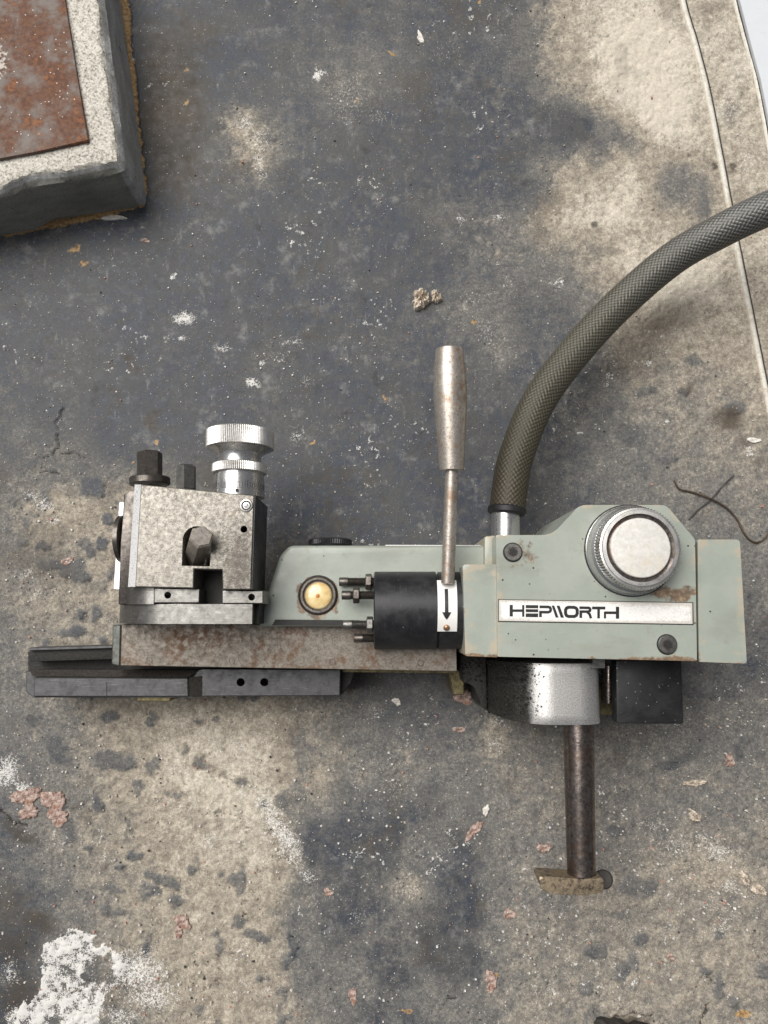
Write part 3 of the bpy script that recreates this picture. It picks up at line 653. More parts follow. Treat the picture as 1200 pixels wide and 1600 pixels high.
# black shaded wall of the post: its own oxide finish
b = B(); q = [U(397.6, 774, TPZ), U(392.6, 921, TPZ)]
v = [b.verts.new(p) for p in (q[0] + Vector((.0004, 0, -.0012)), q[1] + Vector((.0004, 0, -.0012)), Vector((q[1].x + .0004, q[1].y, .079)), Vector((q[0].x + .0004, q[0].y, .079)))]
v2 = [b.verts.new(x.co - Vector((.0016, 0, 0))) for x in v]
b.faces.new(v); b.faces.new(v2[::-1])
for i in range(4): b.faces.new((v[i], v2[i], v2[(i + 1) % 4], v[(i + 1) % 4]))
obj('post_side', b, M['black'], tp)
b = B(); q = [U(220, 757, TPZ), U(211, 917, TPZ), U(200, 917, TPZ - .005), U(210.5, 757, TPZ - .005)]
q[0].z -= .0005; q[1].z -= .0005
v = [b.verts.new(p) for p in q]; v2 = [b.verts.new((p.x, p.y, .085)) for p in q]
b.faces.new(v); b.faces.new(v2[::-1])
for i in range(4): b.faces.new((v[i], v2[i], v2[(i + 1) % 4], v[(i + 1) % 4]))
obj('post_chamfer', b, M['bright'], tp)  # paler than the post: the light it reflects is put into its colour
b = B(); c0, c1 = U(303, 876, .108), U(315, 838, .150)
lathe(b, c0, c1 - c0, [(0, .0082), (.004, .0082), ((c1 - c0).length - .0015, .0082), ((c1 - c0).length, .0068)], 6, a0=.35)
bo = obj('clamp_bolt', b, M['handle'], tp, 20)
b = B(); lathe(b, c0 - (c1 - c0).normalized() * .002, c1 - c0, [(0, .0098), (.0018, .0098), (.003, .0085)], 28); obj('bolt_washer', b, M['bright'], bo)
b = B(); c = U(385, 790, TPZ - .0004); lathe(b, c, (0, 0, 1), [(0, .0042), (.0012, .0042), (.0014, .0034), (.0004, .0030), (.0006, .0016), (.0016, .0010), (.0018, .0002)], 28)
obj('oil_nipple', b, M['chrome_worn'], tp, 40)
b = B(); lathe(b, c, (0, 0, 1), [(0, .0046), (.0005, .0046)], 28); obj('nipple_seat', b, M['hole'], tp)
obj('slot_block', prism(B(), [(300, 886), (349, 886), (349, 946), (312, 946), (300, 940)], .108, .06), M['hole'], tp)

sw = obj('swivel_base', swivel(168, 262, 394, 944, 975, .126, .05), M['steel'], mc, 50)
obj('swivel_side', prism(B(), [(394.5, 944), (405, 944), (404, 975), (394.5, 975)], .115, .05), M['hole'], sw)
b = swivel(193, 240, 240.5, 918, 944, .127, .08); obj('swivel_cheek', b, M['steel'], sw, 50)
obj('lock_plate', prism(B(), [(240.5, 919), (312, 920), (311, 942), (240.5, 942)], .1275, .10, .0005, 1, holes=[circ(262, 930, 5.5, 16)], hz=.112), M['steel'], sw)
obj('lock_plate', prism(B(), [(347, 922), (411, 923), (411, 943), (347, 943)], .1275, .10, .0005, 1, holes=[circ(393, 933, 5.5, 16)], hz=.112), M['steel'], sw)

# left-hand clamp pieces behind the post
obj('side_clamp_bar', prism(B(), [(193, 772), (203, 766), (214, 764), (208, 850), (203, 944), (184, 945), (189, 850)], .112, .05, .0012, 2), M['darksteel'], mc)
obj('side_strip', prism(B(), [(186, 784), (196, 784), (189, 922), (177, 921)], .085, .05, .0005, 1), M['bright'], mc)
b = B(); c = U(186, 842, .088)
lathe(b, c, (1, .03, 0), [(0, .0150), (.001, .0172), (.0040, .0172), (.0050, .016), (.0051, .010), (.009, .010)], 40); obj('clamp_disc', b, M['darksteel'], mc)

# hexagon bolts along the top of the post
z = .098
ft = obj('flange_nut', cyl(B(), U(234, 758, z), U(234, 746, z), .0145, seg=40, bev=.0008), M['darksteel'], mc)
b = B(); p0, p1 = U(234, 750, z), U(234, 706, z); lathe(b, p0, p1 - p0, [(0, .0105), (.003, .0090), (.0032, .0090), ((p1 - p0).length - .001, .0090), ((p1 - p0).length, .0078)], 6, a0=.42); obj('nut_head', b, M['darksteel'], ft, 20)
z = .104
b = B(); p0, p1 = U(291, 772, z), U(291, 727, z); lathe(b, p0, p1 - p0, [(0, .0062), (.0035, .0066), (.0036, .0072), ((p1 - p0).length - .001, .0072), ((p1 - p0).length, .006)], 6, a0=.56); obj('square_head_bolt', b, M['steel'], mc, 20)

# micrometer dial
z = .098; p0 = U(373, 778, z); k = S(z)
dl = obj('micrometer_dial', lathe(B(), p0, (0, 1, 0), [(0, .0186), (.0046, .0186), (.0048, .0178), (.0052, .0182), (.0122, .0182), (.0160, .0180), (.0162, .0174), (.0205, .0174)], 64), M['chrome'], mc)
b = B()
for i in range(60):
    a = 2 * math.pi * i / 60; e = Vector((math.cos(a), 0, math.sin(a))); tt = Vector((-math.sin(a), 0, math.cos(a))); L = .0052 if i % 5 == 0 else .0036
    c = p0 + Vector((0, .0056, 0)) + e * .01818
    q = [c - tt * .00013, c + tt * .00013, c + tt * .00013 + Vector((0, L, 0)), c - tt * .00013 + Vector((0, L, 0))]
    v = [b.verts.new(x + e * .0001) for x in q]; v2 = [b.verts.new(x - e * .0003) for x in q]; b.faces.new(v)
    for s_ in range(4): b.faces.new((v[s_], v2[s_], v2[(s_ + 1) % 4], v[(s_ + 1) % 4]))
tag(obj('graduation_marks', b, M['ink'], dl), kind='stuff')
b = B(); cc = p0 + Vector((.0022, .0025, .0184)); lathe(b, cc - Vector((0, 0, .0005)), (0.12, 0, 1), [(0, .0013), (.0008, .0013)], 14); obj('index_hole', b, M['hole'], dl)
obj('knurled_collar', lathe(B(), p0 + Vector((0, .0175, 0)), (0, 1, 0), [(0, .0185), (.0006, .0195), (.0007, .0198, .0005), (.0064, .0198, .0005), (.0066, .0195), (.0074, .0185)], 180), M['chrome_worn'], dl, 15)
obj('dial_neck', lathe(B(), p0 + Vector((0, .0245, 0)), (0, 1, 0), [(0, .0160), (.0045, .0155), (.0075, .0165), (.0098, .0200), (.0110, .0232)], 64), M['chrome'], dl)
obj('thumb_wheel', lathe(B(), p0 + Vector((0, .0350, 0)), (0, 1, 0), [(0, .0215), (.0012, .0243), (.0014, .0247, .0005), (.0138, .0247, .0005), (.014, .0243), (.0150, .0228), (.0152, .016)], 220), M['chrome_worn'], dl, 15)

# --- green slide body with sight glass
GB = .092
gb = obj('slide_body', prism(B(), [(452, 852), (780, 852), (780, 979), (404, 979), (404, 966), (437, 868)], GB, .004, .0075, 4), M['green'], mc)
subdiv(gb, .006); gq = U(497, 932, .092)
set_grime_shade(gb, lambda p: max(0, .95 - max(0, math.hypot(p.x - gq.x, p.y - gq.y) - .0145) / .004, .55 - abs(p.y - U(500, 968, .092).y) / .003, .6 * math.exp(-((p.x - gq.x) / .012) ** 2 - ((p.y - gq.y + .016) / .006) ** 2)) if p.z > .08 else 0)
obj('body_step', prism(B(), [(430, 968), (562, 969), (562, 977), (425, 977)], GB + .0003, GB - .002), M['hole'], gb)
c = U(497, 930, GB)
sg = obj('sight_glass_bezel', lathe(B(), c + Vector((0, 0, -.0004)), (0, 0, 1), [(0, .0148), (.0007, .0142), (.0018, .0126), (.0018, .0112), (.0009, .0098)], 48), M['darksteel'], gb)
def glass_mat():
    m = Mat('amber_sight_glass'); s = m.sep(m.vmap((1, 1, 1))); f = m.noise(160, 4)
    c_ = m.ramp(f, (.3, (.62, .40, .15)), (.55, (.78, .60, .30)), (.75, (.85, .72, .45)))
    m.set(col=c_, rough=.2, coat=.6, coatr=.1); m.b.inputs['Subsurface Weight'].default_value = .3; m.b.inputs['Subsurface Radius'].default_value = (.004, .002, .001); return m.m
obj('amber_lens', lathe(B(), U(498, 931, GB) + Vector((0, 0, -.0002)), (0, 0, 1), [(0, .0098), (.0014, .0096), (.0022, .0085), (.0028, .006), (.0031, .003), (.0031, .0004)], 48), glass_mat(), sg, 60)
obj('lens_dot', lathe(B(), U(497, 931, GB) + Vector((0, 0, .0027)), (0, 0, 1), [(0, .0015), (.0006, .0013), (.0008, .0004)], 16), plain('orange_dot', (.55, .2, .04), .3), sg)
p0 = U(516, 856, .066); obj('filler_cap', lathe(B(), p0, (0, 1, 0), [(0, .015), (.002, .0162), (.0022, .0166, .0005), (.0056, .0166, .0005), (.006, .0160), (.0066, .0150)], 120), M['black'], gb, 15)
obj('body_plate', prism(B(), [(602, 851.3), (772, 851.8), (772, 858), (602, 858)], .0790, .03, .0003, 1), M['white_print'], gb)

# --- valve cylinder, arrow plate, adjusting screws
vz = .086; kv = S(vz); VR = .0282
yc = U(0, 953, vz).y; xa, xb, xc = U(584, 953, .105).x, U(683, 953, .105).x, U(724, 953, .105).x
vc = obj('valve_cylinder', lathe(B(), Vector((xa, yc, vz)), (1, 0, 0), [(0, VR - .0008), (.0008, VR), (xb - xa - .0004, VR), (xb - xa, VR - .0006)], 96), M['blackx'], mc, 30)
obj('valve_neck', lathe(B(), Vector((xb + .0002, yc, vz)), (1, 0, 0), [(0, VR - .002), (.0008, VR - .002), (.0012, VR - .0002), (xc - xb, VR - .0002)], 96), M['blackx'], vc, 30)
def on_cyl(px, py, lift, rad=VR):
    p = U(px, py, vz + rad * .9)
    s_ = max(-.97, min(.97, (p.y - yc) / rad)); a = math.asin(s_)
    return Vector((p.x, yc + math.sin(a) * (rad + lift), vz + math.cos(a) * (rad + lift)))
def cyl_sheet(pts_rows, lift, thick=.0005):
    b = B(); rows = []
    for row in pts_rows: rows.append(([b.verts.new(on_cyl(x, y, lift)) for x, y in row], [b.verts.new(on_cyl(x, y, lift - thick)) for x, y in row]))
    m = len(pts_rows[0])
    for (t0, l0), (t1, l1) in zip(rows, rows[1:]):
        for i in range(m - 1): b.faces.new((t0[i], t0[i + 1], t1[i + 1], t1[i])); b.faces.new((l0[i], l1[i], l1[i + 1], l0[i + 1]))
        b.faces.new((t0[0], t1[0], l1[0], l0[0])); b.faces.new((t0[-1], l0[-1], l1[-1], t1[-1]))
    for t, l in (rows[0], rows[-1]): b.faces.new(t + l[::-1])
    return b
ap = obj('arrow_plate', cyl_sheet([[(683.5, y), (714, y)] for y in np.linspace(907, 986, 16)], .0006), M['white_print'], vc, 40)
rows = [[(694.6, y), (700.0, y)] for y in np.linspace(921, 957, 9)]
obj('arrow_shaft', cyl_sheet(rows, .0008, .0003), M['ink'], ap, 40)
rows = [[(697.3 - h_, y), (697.3 + h_, y)] for y, h_ in ((956.5, 7), (960, 5.2), (964, 3), (967.5, .3))]
obj('arrow_head', cyl_sheet(rows, .0009, .0003), M['ink'], ap, 40)
c = on_cyl(697.5, 980, 0); nrm = Vector((0, c.y - yc, c.z - vz)).normalized()
obj('rivet', lathe(B(), c, nrm, [(0, .0023), (.0010, .0023), (.0018, .0017), (.0022, .0006)], 20), plain('brass_rivet', (.42, .25, .15), .35, .7), ap, 60)
def screw(x0, x1, y, z, nutx=None, r=.0032, matk='darksteel', slim=True):
    p0, p1 = U(x0, y, z), U(x1, y, z); b = B(); L = (p1 - p0).length
    pr = [(0, r * .9), (.0004, r), (.0062, r), (.0063, r * .84)]
    d = .0068
    while d < L - .0005: pr += [(d, r * .98), (d + .0004, r * .82)]; d += .0008
    pr += [(L, r * .85)]
    lathe(b, p0, p1 - p0, pr, 20)
    s_ = obj('adjusting_screw', b, M[matk], vc, 40)
    if nutx:
        q = U(nutx, y, z); b = B(); lathe(b, q - Vector((.0024, 0, 0)), (1, 0, 0), [(0, .0052), (.0006, .0058), (.0040, .0058), (.0046, .0052)], 6, a0=.4); obj('lock_nut', b, M[matk], s_, 20)
screw(530, 592, 909, .097, 576)
screw(534, 592, 930, .106, 557)
screw(536, 592, 976, .106, 578, matk='steel')
screw(553, 592, 997, .098)

# --- lever
l0, l1, l2 = U(699.5, 912, .111), U(706, 735, .120), U(702, 545, .129)
lv = obj('lever_rod', cyl(B(), l0, l1 + (l1 - l0).normalized() * .006, .0047, .0047, 32, .0005), M['handle'], mc)
ax = l2 - l1; L = ax.length
prof = [(0, .0080), (.0005, .0086)] + [(L * t, r) for t, r in ((.1, .0091), (.25, .0100), (.42, .0110), (.58, .01165), (.70, .0117), (.80, .0113), (.90, .0105), (.985, .0098))] + [(L, .0093), (L + .0002, .0060)]
obj('handle', lathe(B(), l1, ax, prof, 48), M['handle'], lv, 40)

# --- main housing
HZ = .121
def fillet(pts, rad, n=4):
    out = []; m = len(pts)
    for i, p in enumerate(pts):
        r = rad[i] if isinstance(rad, (list, tuple)) else rad
        if r <= 0: out.append(p); continue
        a = Vector(pts[i - 1]); c = Vector(pts[(i + 1) % m]); p_ = Vector(p); d1 = (a - p_).normalized(); d2 = (c - p_).normalized()
        s_, e_ = p_ + d1 * r, p_ + d2 * r
        for k in range(n + 1):
            t = k / n; q = s_ * (1 - t) ** 2 + p_ * 2 * t * (1 - t) + e_ * t * t; out.append((q.x, q.y))
    return out
hp = fillet([(775, 836), (862, 836), (906, 789), (1041, 789), (1086, 843), (1089, 1033), (777.5, 1026)], [2, 14, 10, 8, 3, 2, 2])
hs = obj('housing', prism(B(), hp, HZ, .004, .0022, 3), M['green'], mc)
kc = U(985, 860, HZ)
def g_house(p):
    g = 0
    lo = U(900, 1030, HZ); g = max(g, .62 - (p.y - lo.y) / .010) if p.y - lo.y < .03 else g
    d = math.hypot((p.x - U(1005, 0, HZ).x) / .022, (p.y - U(0, 927, HZ).y) / .006); g = max(g, .80 - .35 * d)
    d = math.hypot((p.x - U(800, 0, HZ).x) / .009, (p.y - U(0, 863, HZ).y) / .009); g = max(g, .55 - .25 * max(0, d - .6))
    for yy in (937, 974): g = max(g, .52 - abs(p.y - U(900, yy + (2 if p.x > .15 else 0), HZ).y) / .003)
    return max(0, min(1, g))
subdiv(hs, .0045); set_grime_shade(hs, g_house)
sbk = obj('side_block', prism(B(), fillet([(723, 882), (777, 882), (777.3, 1027), (727, 1025)], [5, 1, 1, 3]), HZ - .003, .004, .0032, 4), M['green'], hs)
subdiv(sbk, .006); set_grime_shade(sbk, lambda p: max(0, .70 - (p.y - U(750, 1026, HZ - .003).y) / .008, .5 - abs(p.x - U(725, 950, HZ - .003).x) / .003))
obj('rear_block', prism(B(), [(757, 838), (774, 836), (775, 890), (757, 890)], .100, .004, .0015, 2), M['green'], hs)
ec = obj('end_cap', prism(B(), fillet([(1090, 843), (1156, 843), (1167, 1037), (1092, 1034)], [3, 6, 5, 2]), HZ - .002, .004, .0050, 5), M['green'], hs)
subdiv(ec, .006); set_grime_shade(ec, lambda p: max(0, .48 - (p.y - U(1120, 1036, HZ).y) / .008, .64 - abs(p.x - U(1089.5, 950, HZ).x) / .0022))
obj('end_gap', prism(B(), [(1080, 850), (1095, 850), (1098, 1030), (1084, 1030)], HZ - .007, .01), M['grease'], hs)
# name plate with its lettering
NZ = HZ + .0006
npz = obj('name_plate', prism(B(), [(779.5, 937.3), (1082, 942.2), (1082.5, 975.2), (779.5, 970.3)], NZ, HZ - .0003, .0002, 1), M['white_print'], hs)
subdiv(npz, .0025)
def g_plate(p):
    x0, x1 = U(779.5, 950, NZ).x, U(1082, 950, NZ).x; t = (p.x - x0) / (x1 - x0); yt = U(0, 937.3 + 4.9 * t, NZ).y; yb = U(0, 970.3 + 4.9 * t, NZ).y
    e = min(yt - p.y, p.y - yb, x1 - p.x, p.x - x0); return max(0, 1 - e / .0022) * .9 + .35 * max(0, (t - .5) * 2)
set_grime_shade(npz, g_plate)
obj('plate_border', prism(B(), [(778.2, 936.2), (1083.3, 941), (1083.8, 976.6), (778.2, 971.7)], HZ + .00025, HZ - .0004), M['grease'], hs)
zc = lambda x, y: (775 + x / 5.714, 925 + y / 5.714)
LET = {
 'H': [stroke([(136, 115), (136, 218)], 22), stroke([(243, 116), (243, 220)], 15), stroke([(147, 166), (236, 166)], 18)],
 'E': [stroke([(266, 130), (376, 131)], 22), stroke([(266, 166), (376, 167)], 21), stroke([(266, 207), (376, 208)], 26)],
 'P': [stroke([(389, 132), (466, 133), (482, 138), (488, 150), (488, 163), (482, 174), (466, 180), (397, 179), (397, 223)], 19)],
 'W': [[((497, 121), (520, 121), (558, 228), (533, 228))], [((541, 122), (568, 122), (607, 229), (579, 229))]],
 'O': [stroke([(646, 136), (700, 137), (717, 145), (725, 160), (725, 192), (717, 209), (700, 218), (646, 218), (629, 209), (621, 192), (621, 160), (629, 144)], 22, True)],
 'R': [stroke([(745, 140), (826, 141), (838, 147), (841, 158), (836, 169), (824, 175), (757, 175), (757, 231)], 19), stroke([(816, 180), (836, 198), (848, 234)], 18)],
 'T': [stroke([(858, 142), (976, 143)], 20), stroke([(916, 152), (916, 235)], 18)],
 'H.001': [stroke([(973, 176), (973, 236)], 15), stroke([(966, 185), (1074, 185)], 19), stroke([(1085, 132), (1085, 238)], 23)]}
for nm, parts in LET.items():
    b = B(); lift = 0
    for quads_ in parts:
        for q in quads_: prism(b, [zc(p[0], p[1]) for p in q], NZ + .00020 + lift, NZ - .0001); lift += .000004
    obj('letter', b, M['ink'], npz, smooth=False)
# socket head screws
def socket_screw(x, y, r):
    c = U(x, y, HZ); b = B()
    lathe(b, c + Vector((0, 0, -.0005)), (0, 0, 1), [(0, r + .0006), (.0008, r + .0006)], 36); s_ = obj('screw_seat', b, M['hole'], hs)
    b = B(); lathe(b, c + Vector((0, 0, -.0003)), (0, 0, 1), [(0, r), (.0016, r), (.0022, r * .90), (.0022, r * .56), (.0020, r * .54)], 36)
    h_ = obj('socket_head', b, M['steel'], s_, 30)
    b = B(); lathe(b, c + Vector((0, 0, -.0002)), (0, 0, 1), [(0, r * .56), (.00195, r * .56)], 36); obj('socket_rim', b, M['darksteel'], s_)
    b = B(); lathe(b, c + Vector((0, 0, -.0002)), (0, 0, 1), [(0, r * .46), (.0023, r * .46)], 6, a0=.3); obj('hex_recess', b, M['hole'], s_)
socket_screw(801, 863, .0062); socket_screw(1042, 1007, .0064)
# big adjusting knob
kn = obj('knob_base', lathe(B(), kc + Vector((0, 0, -.0004)), (0, 0, 1), [(0, .0312), (.0016, .0312), (.0020, .0306), (.0085, .0292), (.0100, .0276), (.0104, .0250)], 96), M['chrome'], hs, 30)
obj('knob_shadow_ring', lathe(B(), kc + Vector((0, 0, -.0006)), (0, 0, 1), [(0, .0320), (.0009, .0320)], 72), M['grease'], kn)  # thin black disc standing in for the shadow round the knob base
obj('knurled_ring', lathe(B(), kc + Vector((0, 0, .0095)), (0, 0, 1), [(0, .0262), (.0010, .0268), (.0012, .0281, .0019), (.0098, .0281, .0019), (.0108, .0270, .0003), (.0112, .0256), (.0116, .0255), (.0122, .0252), (.0124, .0228), (.0085, .0226)], 164), M['chrome_worn'], kn, 12)
obj('knob_groove', lathe(B(), kc + Vector((0, 0, .012)), (0, 0, 1), [(0, .0227), (.0072, .0227)], 72), M['rod'], kn)
obj('knob_cap', lathe(B(), kc + Vector((0, 0, .012)), (0, 0, 1), [(0, .0199), (.0092, .0199), (.0097, .0194), (.0098, .0180)], 72), speckled('brushed_cap', (0.82, 0.81, 0.78), (0.62, 0.59, 0.54), (0.68, 0.60, 0.46), .3, .36, .5, (.45, .7), (.52, .75), .08), kn)

# --- underneath the housing: greasy casting, bright sleeve, black block, stylus
def sleeve_mat():
    m = Mat('half_greased_sleeve'); x = m.sep(m.tc)[0]
    f = m.noise(1100, 4, .7); g = m.noise(130, 4, .6); edge = m.math('ADD', m.attr('grime_shade'), m.math('MULTIPLY', m.math('SUBTRACT', g, .5), .35))
    e2 = m.step(m.math('ADD', edge, m.math('MULTIPLY', m.math('SUBTRACT', f, .5), .35)), 0.25, .8)
    st_ = m.mix(m.step(f, .36, .78), (.66, .65, .635), (.26, .25, .24))
    grit = m.mix(m.step(m.noise(1400, 2), .60, .70), (.016, .016, .014), (.16, .15, .13))
    m.set(col=m.mix(e2, st_, grit), metal=m.math('SUBTRACT', .82, m.math('MULTIPLY', e2, .7)), rough=m.math('ADD', .38, m.math('MULTIPLY', e2, .2)), normal=m.bump(m.math('MULTIPLY', f, m.math('ADD', .2, e2)), .5, .0011)); return m.m
def sleeve():
    b = B(); n = 24
    zt = .100
    def prof():
        x1 = U(942, 1085, zt).x; xf = U(868, 1085, zt).x; x0 = U(757, 1070, .05).x
        pr = [(x1, .010)] + [(x1 - .016 * (1 - math.cos(math.pi / 2 * k / 8)), zt - .010 * (1 - math.sin(math.pi / 2 * k / 8))) for k in range(9)]
        for k in range(n + 1):
            a = math.pi / 2 * k / n; pr.append((xf - (xf - x0) * math.sin(a), zt - (zt - .032) * (1 - math.cos(a))))
        pr.append((x0, .010)); return pr
    pr = prof(); yt = U(900, 1037, zt).y; yb = U(900, 1133, zt).y
    rows = []
    for j in range(13):
        t = j / 12
        row = []
        for i, (x, z) in enumerate(pr):
            drop = max(0, (zt - z) / .07); y = yt + (yb - yt) * t + drop ** 1.3 * .006 * t
            row.append(b.verts.new((x, y, z - (.0008 if j in (0, 12) else 0))))
        rows.append(row)
    m = len(pr)
    for r0, r1 in zip(rows, rows[1:]):
        for i in range(m): b.faces.new((r0[i], r0[(i + 1) % m], r1[(i + 1) % m], r1[i]))
    b.faces.new(rows[0]); b.faces.new(rows[-1][::-1]); return b
M['sleeve'] = sleeve_mat()
sl = obj('stylus_sleeve', sleeve(), M['sleeve'], mc, 50)
xg = U(832, 1085, .098).x; set_grime_shade(sl, lambda p: max(0, min(1, .5 + (xg - p.x) / .012)))
obj('greasy_bracket', prism(B(), [(718, 1022), (760, 1022), (762, 1110), (748, 1102), (745, 1070), (724, 1068)], .056, .004, .002, 2), M['grease'], mc)
b = B(); tri = []
def crumb(b, c, r, col=None, layer=None):
    vs = []
    for d in ((1, 0, -.3), (-.5, .87, -.3), (-.5, -.87, -.3), (0, 0, .9)):
        vs.append(b.verts.new(c + Vector(d) * r * rng.uniform(.6, 1.3)))
    for f in ((0, 1, 3), (1, 2, 3), (2, 0, 3), (0, 2, 1)): b.faces.new([vs[i] for i in f])
for i in range(900):
    px, py = rng.uniform(722, 850), rng.uniform(1028, 1120)
    zz = .058 if px < 757 else .036 + .064 * math.sin(math.acos(max(0, min(1, (868 - px) / 125))))
    if px > 757 and rng.random() < (px - 800) / 60: continue
    if px < 757 and py > 1066: continue
    crumb(b, U(px, py, zz), rng.uniform(.0003, .0010))
tag(obj('metal_swarf', b, plain('black_swarf', (.035, .033, .03), .4, .4, .8, 900), mc, smooth=False), kind='stuff')
b = B(); cyl(b, U(951, 1040, .05), U(951, 1098, .05), .0055, seg=20); obj('pivot_pin', b, M['rod'], mc)
obj('brass_bracket', prism(B(), [(938, 1070), (968, 1070), (968, 1117), (938, 1117)], .030, .004, .001, 1), M['brass'], mc)
obj('brass_bracket', prism(B(), [(700, 1046), (726, 1046), (726, 1086), (708, 1086)], .030, .004, .001, 1), M['brass'], mc)
obj('limit_block', prism(B(), [(962, 1030), (1066, 1030), (1070, 1132), (963, 1131)], .086, .0755, .0022, 2), black_paint('black_block', (.018, .018, .02), (.04, .04, .044), .45, dust=.40), mc)
obj('cover_lip', prism(B(), [(926, 1030), (945, 1030), (945, 1044), (926, 1044)], .104, .05), M['steel'], mc)
rz = .078
r0, r1 = U(903.5, 1128, rz), U(908.5, 1367, rz + .004)
rd = obj('stylus_rod', cyl(B(), r0, r1, .0109, .0100, 48, .0006), M['rod'], mc, 40)
M['foot'] = speckled('scabby_foot_steel', (0.32, 0.255, 0.175), (0.06, 0.048, 0.038), (0.40, 0.27, 0.12), .5, .42, .6, (.52, .66), (.5, .65), .3)
obj('stylus_foot', prism(B(), [(843, 1369), (860, 1370), (886, 1372), (912, 1374), (940, 1371), (944, 1376), (944, 1392), (938, 1396), (913, 1400), (890, 1399), (862, 1396), (848, 1392), (846, 1384), (842, 1376)], .0925, .074, .0010, 2), M['foot'], rd)
obj('foot_stub', cyl(B(), U(943, 1374, .055), U(943, 1374, .070), .0066, seg=32, bev=.001), plain('dark_rough_stub', (.035, .03, .027), .7), rd)

# --- braided hose: a dense tube whose surface is raised strand by strand
fz = .070
fr = obj('hose_ferrule', cyl(B(), U(790, 845, fz), U(790, 798, fz), .0108, seg=48, bev=.0004), M['chrome'], mc)
obj('hose_band', cyl(B(), U(791.5, 804, fz), U(792.5, 791, fz), .0146, seg=40, bev=.0015), M['rubber'], fr)
hc = [(792.5, 797, .070), (797, 760, .069), (806, 715, .066), (838, 634, .059), (889, 561, .053), (962, 481, .050), (1050, 405, .056), (1128, 360, .070), (1200, 326, .082), (1300, 288, .090), (1420, 250, .085), (1560, 215, .05)]
NL, NA, HR = 2300, 216, .0134
cl_ = np.array([tuple(p) for p in spline([U(*p) for p in hc], NL)])
tg = np.gradient(cl_, axis=0); sl_ = np.linalg.norm(tg, axis=1); tg /= sl_[:, None]; arc = np.concatenate([[0], np.cumsum((sl_[1:] + sl_[:-1]) / 2)])
up = np.array([0, 0, 1.0]); e1 = up - tg * (tg @ up)[:, None]; e1 /= np.linalg.norm(e1, axis=1)[:, None]; e2 = np.cross(tg, e1)
ang = np.arange(NA) * 2 * math.pi / NA
uu, vv = np.meshgrid(arc, ang, indexing='ij')
NS = 24; pitch = 2 * math.pi * HR / NS * 1.15
A_ = uu / pitch + vv * NS / (2 * math.pi); B_ = uu / pitch - vv * NS / (2 * math.pi)
ia, ib = np.floor(A_), np.floor(B_); fa, fb = A_ - ia, B_ - ib
over = ((ia - ib) % 4) < 2
prof_a = np.sin(math.pi * fa) ** .6; prof_b = np.sin(math.pi * fb) ** .6
hgt = np.where(over, prof_a * (.55 + .45 * np.sin(math.pi * fb)), prof_b * (.55 + .45 * np.sin(math.pi * fa)))
wire = np.where(over, np.cos(2 * math.pi * fa * 2), np.cos(2 * math.pi * fb * 2))
rad = HR + .00050 * (hgt - .5) + .00006 * wire
pos = cl_[:, None, :] + (e1[:, None, :] * np.cos(vv)[..., None] + e2[:, None, :] * np.sin(vv)[..., None]) * rad[..., None]
off = origin(mc)
hm = bpy.data.meshes.new('hose')
vid = np.arange(NL * NA).reshape(NL, NA); nxt = np.roll(vid, -1, 1)
hq = np.stack([vid[:-1], nxt[:-1], nxt[1:], vid[1:]], -1).reshape(-1, 4).astype(np.int32)
hm.vertices.add(NL * NA); hm.vertices.foreach_set('co', (pos - np.array(off)).astype(np.float32).ravel())
hm.loops.add(hq.size); hm.loops.foreach_set('vertex_index', hq.ravel()); hm.polygons.add(len(hq))
hm.polygons.foreach_set('loop_start', np.arange(0, hq.size, 4, dtype=np.int32)); hm.polygons.foreach_set('use_smooth', np.ones(len(hq), bool)); hm.update()
a_ = hm.attributes.new('strand', 'FLOAT', 'POINT'); a_.data.foreach_set('value', np.clip(hgt, 0, 1).astype(np.float32).ravel())
a_ = hm.attributes.new('along', 'FLOAT', 'POINT'); a_.data.foreach_set('value', (uu / arc[-1]).astype(np.float32).ravel())
def hose_mat():
    m = Mat('oily_braided_wire'); h_ = m.attr('strand'); al = m.attr('along'); g = m.noise(45, 4, .6); f = m.noise(600, 3, .7)
    al2 = m.math('ADD', al, m.math('MULTIPLY', m.math('SUBTRACT', g, .5), .14))
    hi = m.ramp(al2, (0, (.066, .054, .030)), (.12, (.085, .076, .052)), (.3, (.125, .118, .092)), (.45, (.15, .146, .132)), (.58, (.18, .18, .175)), (.8, (.22, .22, .22)))
    c_ = m.mix(m.step(h_, .2, .75), (.030, .028, .024), hi)
    c_ = m.mix(m.math('MULTIPLY', m.step(f, .55, .7), .5), c_, (.04, .037, .03))
    m.set(col=c_, metal=m.ramp(al2, (.1, .2), (.6, .5)), rough=m.ramp(g, (.3, .46), (.7, .62))); return m.m
hm.materials.append(hose_mat()); hose = link('braided_hose', hm, mc)

